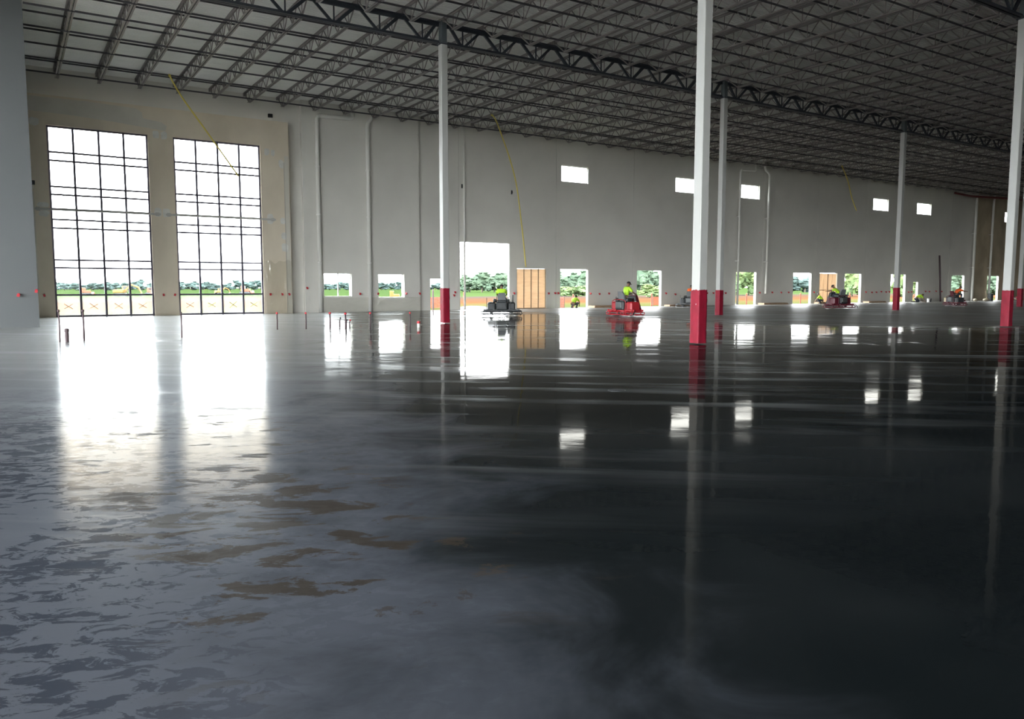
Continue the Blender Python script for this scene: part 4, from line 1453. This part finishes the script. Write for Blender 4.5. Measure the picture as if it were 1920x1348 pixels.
GZ = -0.32
for u, v, h, lab in ((27.9, 54.6, 1.5, 'dark post just outside the tall drive-in doorway'), (28.6, 54.4, 1.35, 'orange post just outside the drive-in doorway, next to the dark post'),
                     (30.9, 55.0, 1.3, 'orange post in the middle of the drive-in doorway'), (36.0 + 2.55, 50.5, 1.1, 'orange post outside the doorway with the crouching worker'),
                     (46.6, 49.9, 1.15, 'orange post outside the doorway right of the red machine'), (58.7, 49.9, 1.1, 'orange post outside the doorway between the drain pipes'),
                     (66.7, 49.9, 1.1, 'orange post outside the doorway left of the vertical planks'), (74.9, 49.9, 1.1, 'orange post outside the doorway behind the maroon machine')):
    t = tag(empty('marker_post', (u, v, GZ)), lab, 'post', 'marker posts outside')
    MB().lathe([(0.06, 0), (0.06, h + 0.2), (0.045, h + 0.26), (0.02, h + 0.28)], (0, 0, 0), 10).build('post', 'rod' if 'dark' in lab else 'orange_plastic', t)
    MB().lathe([(0.2, 0), (0.2, 0.04), (0.1, 0.08), (0.06, 0.1)], (0, 0, 0), 12).build('foot', 'black_rubber', t)


def netting(u0, v0, u1, v1, h, lab):
    d = Vector((u1 - u0, v1 - v0, 0))
    t = tag(empty('safety_netting', (u0, v0, GZ)), lab, 'netting')
    n = max(2, int(d.length / 2.5))
    for i in range(n + 1):
        p = d * (i / n)
        MB().tube([p, p + Vector((0, 0, h + 0.15))], 0.03, 6).build('stake', 'rod', t)
    net = MB()
    m_ = 24
    for i in range(m_ + 1):
        p = d * (i / m_)
        net.bar(p + Vector((0, 0, 0.1)), p + Vector((0, 0, h)), 0.07, 0.01, up=(0, 1, 0))
    for k in range(9):
        z = 0.12 + (h - 0.12) * k / 8
        net.bar(Vector((0, 0, z)), d + Vector((0, 0, z)), 0.012, 0.085)
    net.build('net', 'orange_plastic', t)


netting(24.0, 60.0, 35.0, 64.0, 1.0, 'orange safety netting outside the drive-in doorway')
netting(36.4, 52.5, 41.0, 55.0, 1.05, 'orange safety netting outside the doorway with the crouching worker')
netting(56.2, 60.0, 66.0, 60.5, 0.9, 'orange safety netting outside the doorway between the drain pipes')

# white concrete aprons outside some doorways
for u0, u1, v0, v1, lab in ((27.6, 31.4, 49.3, 53.5, 'pale concrete mound outside the tall drive-in doorway'), (55.5, 58.2, 49.3, 52.5, 'pale concrete mound outside the doorway between the drain pipes'),
                            (63.6, 66.2, 49.3, 52.5, 'pale concrete mound outside the doorway left of the vertical planks'), (72.0, 74.4, 49.3, 52.5, 'pale concrete mound outside the doorway behind the maroon machine')):
    o = MB().ico(((u1 - u0) / 2, (v1 - v0) / 2, 0), 1.0, 3, seed=int(u0), amp=0.12, squash=((u1 - u0) / 2, (v1 - v0) / 2, 0.55)).build('concrete_mound', 'white_concrete', None, True, loc=(u0, v0, GZ - 0.02))
    tag(o, lab, 'mound')


def excavator(loc, rz, lab, s=1.0):
    t = tag(empty('excavator', loc, rz, s), lab, 'excavator')
    for sy in (-0.95, 0.95):
        tr = MB()
        pts = [(-1.7, 0.25), (-1.5, 0.02), (1.5, 0.02), (1.7, 0.25), (1.7, 0.55), (1.5, 0.78), (-1.5, 0.78), (-1.7, 0.55)]
        k = len(pts)
        tr.add([(x, sy - 0.25, z) for x, z in pts] + [(x, sy + 0.25, z) for x, z in pts], [tuple(range(k)), tuple(reversed(range(k, 2 * k)))] + [(i, (i + 1) % k, k + (i + 1) % k, k + i) for i in range(k)])
        tr.build('crawler_track', 'machine_black', t)
    MB().cbox((-0.5, 0, 1.3), (2.6, 2.1, 0.9), 0.15).build('engine_house', 'excavator_yellow', t)
    MB().cbox((-1.7, 0, 1.25), (0.5, 2.0, 0.8), 0.12).build('counterweight', 'excavator_yellow', t)
    c = MB().cbox((0.45, 0.6, 1.9), (1.1, 0.85, 1.5), 0.1).build('cab', 'excavator_yellow', t)
    MB().box(0.2, 1.01, 0.16, 0.2, 1.6, 2.5).box(1.0, 1.02, 0.3, 0.9, 1.6, 2.5).build('cab_window', 'glass_dark', c)
    MB().bar((0.8, -0.3, 1.3), (2.6, -0.3, 3.0), 0.3, 0.4).bar((2.6, -0.3, 3.0), (4.4, -0.3, 2.3), 0.28, 0.36).build('boom', 'excavator_yellow', t)
    MB().bar((4.4, -0.3, 2.4), (5.2, -0.3, 0.7), 0.22, 0.3).build('dipper_arm', 'excavator_yellow', t)
    MB().add([(4.8, -0.7, 0.7), (5.4, -0.7, 0.8), (5.3, -0.7, 0.1), (4.7, -0.7, 0.0), (4.8, 0.1, 0.7), (5.4, 0.1, 0.8), (5.3, 0.1, 0.1), (4.7, 0.1, 0.0)],
             [(0, 1, 2, 3), (7, 6, 5, 4), (0, 4, 5, 1), (1, 5, 6, 2), (2, 6, 7, 3), (3, 7, 4, 0)]).build('bucket', 'machine_grey', t)
    MB().tube([(1.0, -0.3, 1.2), (2.2, -0.3, 2.4)], 0.08, 8).build('boom_ram', 'steel', t)
    return t


x, y = polar(-26.6, 190)
excavator((x, y, GZ), R_(-33), 'yellow excavator with lowered boom seen through the first tall window', 0.85)
x, y = polar(-20.6, 230)
excavator((x, y, GZ), R_(20), 'small orange-yellow excavator seen through the second tall window', 0.62)


def dozer(loc, rz, lab, s, m):
    t = tag(empty('bulldozer', loc, rz, s), lab, 'bulldozer')
    for sy in (-0.8, 0.8):
        tr = MB()
        pts = [(-1.4, 0.25), (-1.2, 0.02), (1.2, 0.02), (1.4, 0.25), (1.3, 0.6), (0.9, 0.8), (-1.1, 0.8), (-1.4, 0.6)]
        k = len(pts)
        tr.add([(x_, sy - 0.22, z) for x_, z in pts] + [(x_, sy + 0.22, z) for x_, z in pts], [tuple(range(k)), tuple(reversed(range(k, 2 * k)))] + [(i, (i + 1) % k, k + (i + 1) % k, k + i) for i in range(k)])
        tr.build('crawler_track', 'machine_black', t)
    MB().cbox((0.5, 0, 1.15), (1.6, 1.0, 0.8), 0.1).build('bonnet', m, t)
    MB().cbox((-0.6, 0, 1.6), (1.0, 1.1, 1.5), 0.1).build('cab', m, t)
    MB().box(-0.1, -0.08, -0.4, 0.4, 1.6, 2.2).build('cab_window', 'glass_dark', t)
    MB().add([(1.9, -1.4, 0.0), (2.1, -1.4, 0.5), (1.95, -1.4, 1.1), (1.8, -1.4, 0.5), (1.9, 1.4, 0.0), (2.1, 1.4, 0.5), (1.95, 1.4, 1.1), (1.8, 1.4, 0.5)],
             [(0, 1, 2, 3), (7, 6, 5, 4), (0, 4, 5, 1), (1, 5, 6, 2), (2, 6, 7, 3), (3, 7, 4, 0)]).build('blade', m, t)


x, y = polar(-28.7, 210)
dozer((x, y, GZ), R_(10), 'orange bulldozer left of the yellow excavator outside', 0.8, 'orange_plastic')
x, y = polar(-18.9, 230)
dozer((x, y, GZ), R_(-30), 'orange bulldozer outside, seen in the middle of the second tall window', 1.0, 'orange_plastic')
x, y = polar(-24.9, 220)
dozer((x, y, GZ), R_(-60), 'orange bulldozer outside at the right edge of the first tall window', 0.8, 'orange_plastic')
x, y = polar(-8.6, 120)
dozer((x, y, GZ), R_(-30), 'yellow-orange bulldozer outside the second low square opening', 0.6, 'excavator_yellow')


def crown_mesh(seed, m, lobes):
    r_ = random.Random(seed)
    mb = MB()
    heads = [(0.0, 0.0, 0.55, 0.36)]
    for k in range(7):
        a = k * 0.9 + r_.uniform(0, 0.6)
        h = (0.2, 0.3, 0.42, 0.55, 0.68, 0.8, 0.24)[k]
        rad = 0.34 * math.sin(min(1.0, 1.2 - h) * math.pi / 2)
        a = k * 2.4 + r_.uniform(0, 0.5)
        heads.append((rad * math.cos(a), rad * math.sin(a), h, r_.uniform(0.15, 0.24)))
    for k in range(lobes):
        x, y, z, r = heads[r_.randrange(len(heads))]
        d = Vector((r_.gauss(0, 1), r_.gauss(0, 1), r_.gauss(0, 1))).normalized() * r * r_.uniform(0.75, 1.05)
        q = r_.uniform(0.045, 0.085)
        mb.ico((x + d.x, y + d.y, z + d.z * 0.9), q, 1, seed * 50 + k, 0.8, 2.5, (1.25, 1.25, 0.7))
    for x, y, z, r in heads:
        mb.ico((x, y, z), r * 0.86, 2, seed, 0.3, 3.0, (1, 1, 0.9))
    return mb.mesh('crown', m)


CROWNS = {m: [crown_mesh(s, m, 130) for s in (1, 2, 3)] for m in ('leaf_far', 'leaf_mid', 'leaf_light')}
TRUNK = MB().tube([(0, 0, 0), (0.01, 0, 0.25), (0, 0.02, 0.5)], [0.035, 0.028, 0.02], 8).mesh('trunk', 'bark')


TREE_N = {}


def tree(bear, dist, h, w, kind, lab, grp):
    x, y = polar(bear, dist)
    if 'distant' not in lab:
        TREE_N[grp] = TREE_N.get(grp, 0) + 1
        lab = '%s %s' % (ORD[TREE_N[grp] - 1], lab.replace(' seen', ' from the left' if kind != 'leaf_light' or 'crouch' not in lab else ' in the row', 1))
    t = tag(empty('tree', (x, y, GZ - 0.02)), lab, 'tree', grp)
    t.scale = (w, w, h)
    t.rotation_euler = (0, 0, rng.uniform(0, 6.28))
    put('crown', CROWNS[kind][rng.randrange(3)], t)
    put('trunk', TRUNK, t)


bx = -31.5
nline = 0
while bx < -5.0:
    bump = 1.35 if (-26.2 < bx < -25.0 or -19.4 < bx < -17.6) else 1.0
    nline += 1
    tree(bx, 575 + 36 * (nline % 2) + rng.uniform(0, 8), rng.uniform(4.8, 6.4) * bump, rng.uniform(11, 13.5), 'leaf_far', 'distant blue-green tree in the line behind the green field', 'trees of the distant line')
    bx += rng.uniform(0.62, 0.9)
for b_, d_, h_, w_ in ((-4.0, 330, 6.4, 8), (-3.1, 320, 7.0, 9), (-2.2, 310, 8.2, 10), (-1.3, 315, 7.6, 9), (-0.4, 300, 7.4, 9), (0.5, 310, 7.5, 9)):
    tree(b_, d_, h_, w_, 'leaf_mid', 'rounded green tree seen through the tall drive-in doorway', 'trees behind the drive-in doorway')
for b_, d_, h_, w_, k_ in ((3.4, 215, 6.2, 6.5, 'leaf_mid'), (4.3, 220, 6.0, 6.5, 'leaf_mid'), (5.3, 210, 6.3, 6.5, 'leaf_mid'), (4.0, 170, 2.2, 4, 'leaf_light'), (4.9, 175, 2.4, 5, 'leaf_light')):
    tree(b_, d_, h_, w_, k_, 'green tree seen through the doorway with the crouching worker', 'trees behind the crouching worker')
for b_, d_, h_, w_, k_ in ((9.4, 215, 9.2, 6.5, 'leaf_mid'), (10.2, 220, 7.2, 6, 'leaf_mid'), (11.1, 225, 5.4, 5, 'leaf_mid'), (10.0, 150, 2.6, 4.5, 'leaf_light'), (10.8, 150, 2.2, 4, 'leaf_light')):
    tree(b_, d_, h_, w_, k_, 'green tree seen through the doorway right of the red machine', 'trees behind the red machine')
for b_, d_, h_, w_, k_ in ((16.1, 200, 8.0, 6, 'leaf_light'), (16.9, 205, 9.5, 6, 'leaf_light'), (17.7, 200, 7.5, 6, 'leaf_light'), (14.6, 200, 7, 6, 'leaf_mid')):
    tree(b_, d_, h_, w_, k_, 'pale green tree seen through the doorway between the drain pipes', 'trees behind the paired drain pipes')
for b_, d_, h_, w_, k_ in ((19.8, 330, 6.5, 9, 'leaf_far'), (20.6, 330, 6.2, 9, 'leaf_far'), (21.4, 180, 5.0, 3.5, 'leaf_light')):
    tree(b_, d_, h_, w_, k_, 'tree seen through the doorway left of the vertical planks', 'trees left of the vertical planks')
for b_, d_, h_, w_, k_ in ((23.6, 180, 6.2, 4.5, 'leaf_light'), (24.3, 175, 5.0, 4, 'leaf_light'), (26.6, 180, 5.5, 4.5, 'leaf_light'), (27.5, 185, 5.0, 4, 'leaf_light')):
    tree(b_, d_, h_, w_, k_, 'leafy tree seen through the doorways by the third far column', 'trees by the third far column')
for b_, d_, h_, w_, k_ in ((29.4, 170, 6.5, 5, 'leaf_mid'), (30.2, 175, 6.8, 5, 'leaf_light'), (31.4, 170, 6.6, 5, 'leaf_mid'), (32.2, 172, 6.4, 5, 'leaf_light'), (33.2, 172, 6.4, 5, 'leaf_light')):
    tree(b_, d_, h_, w_, k_, 'leafy tree seen through the farthest doorways', 'trees behind the farthest doorways')
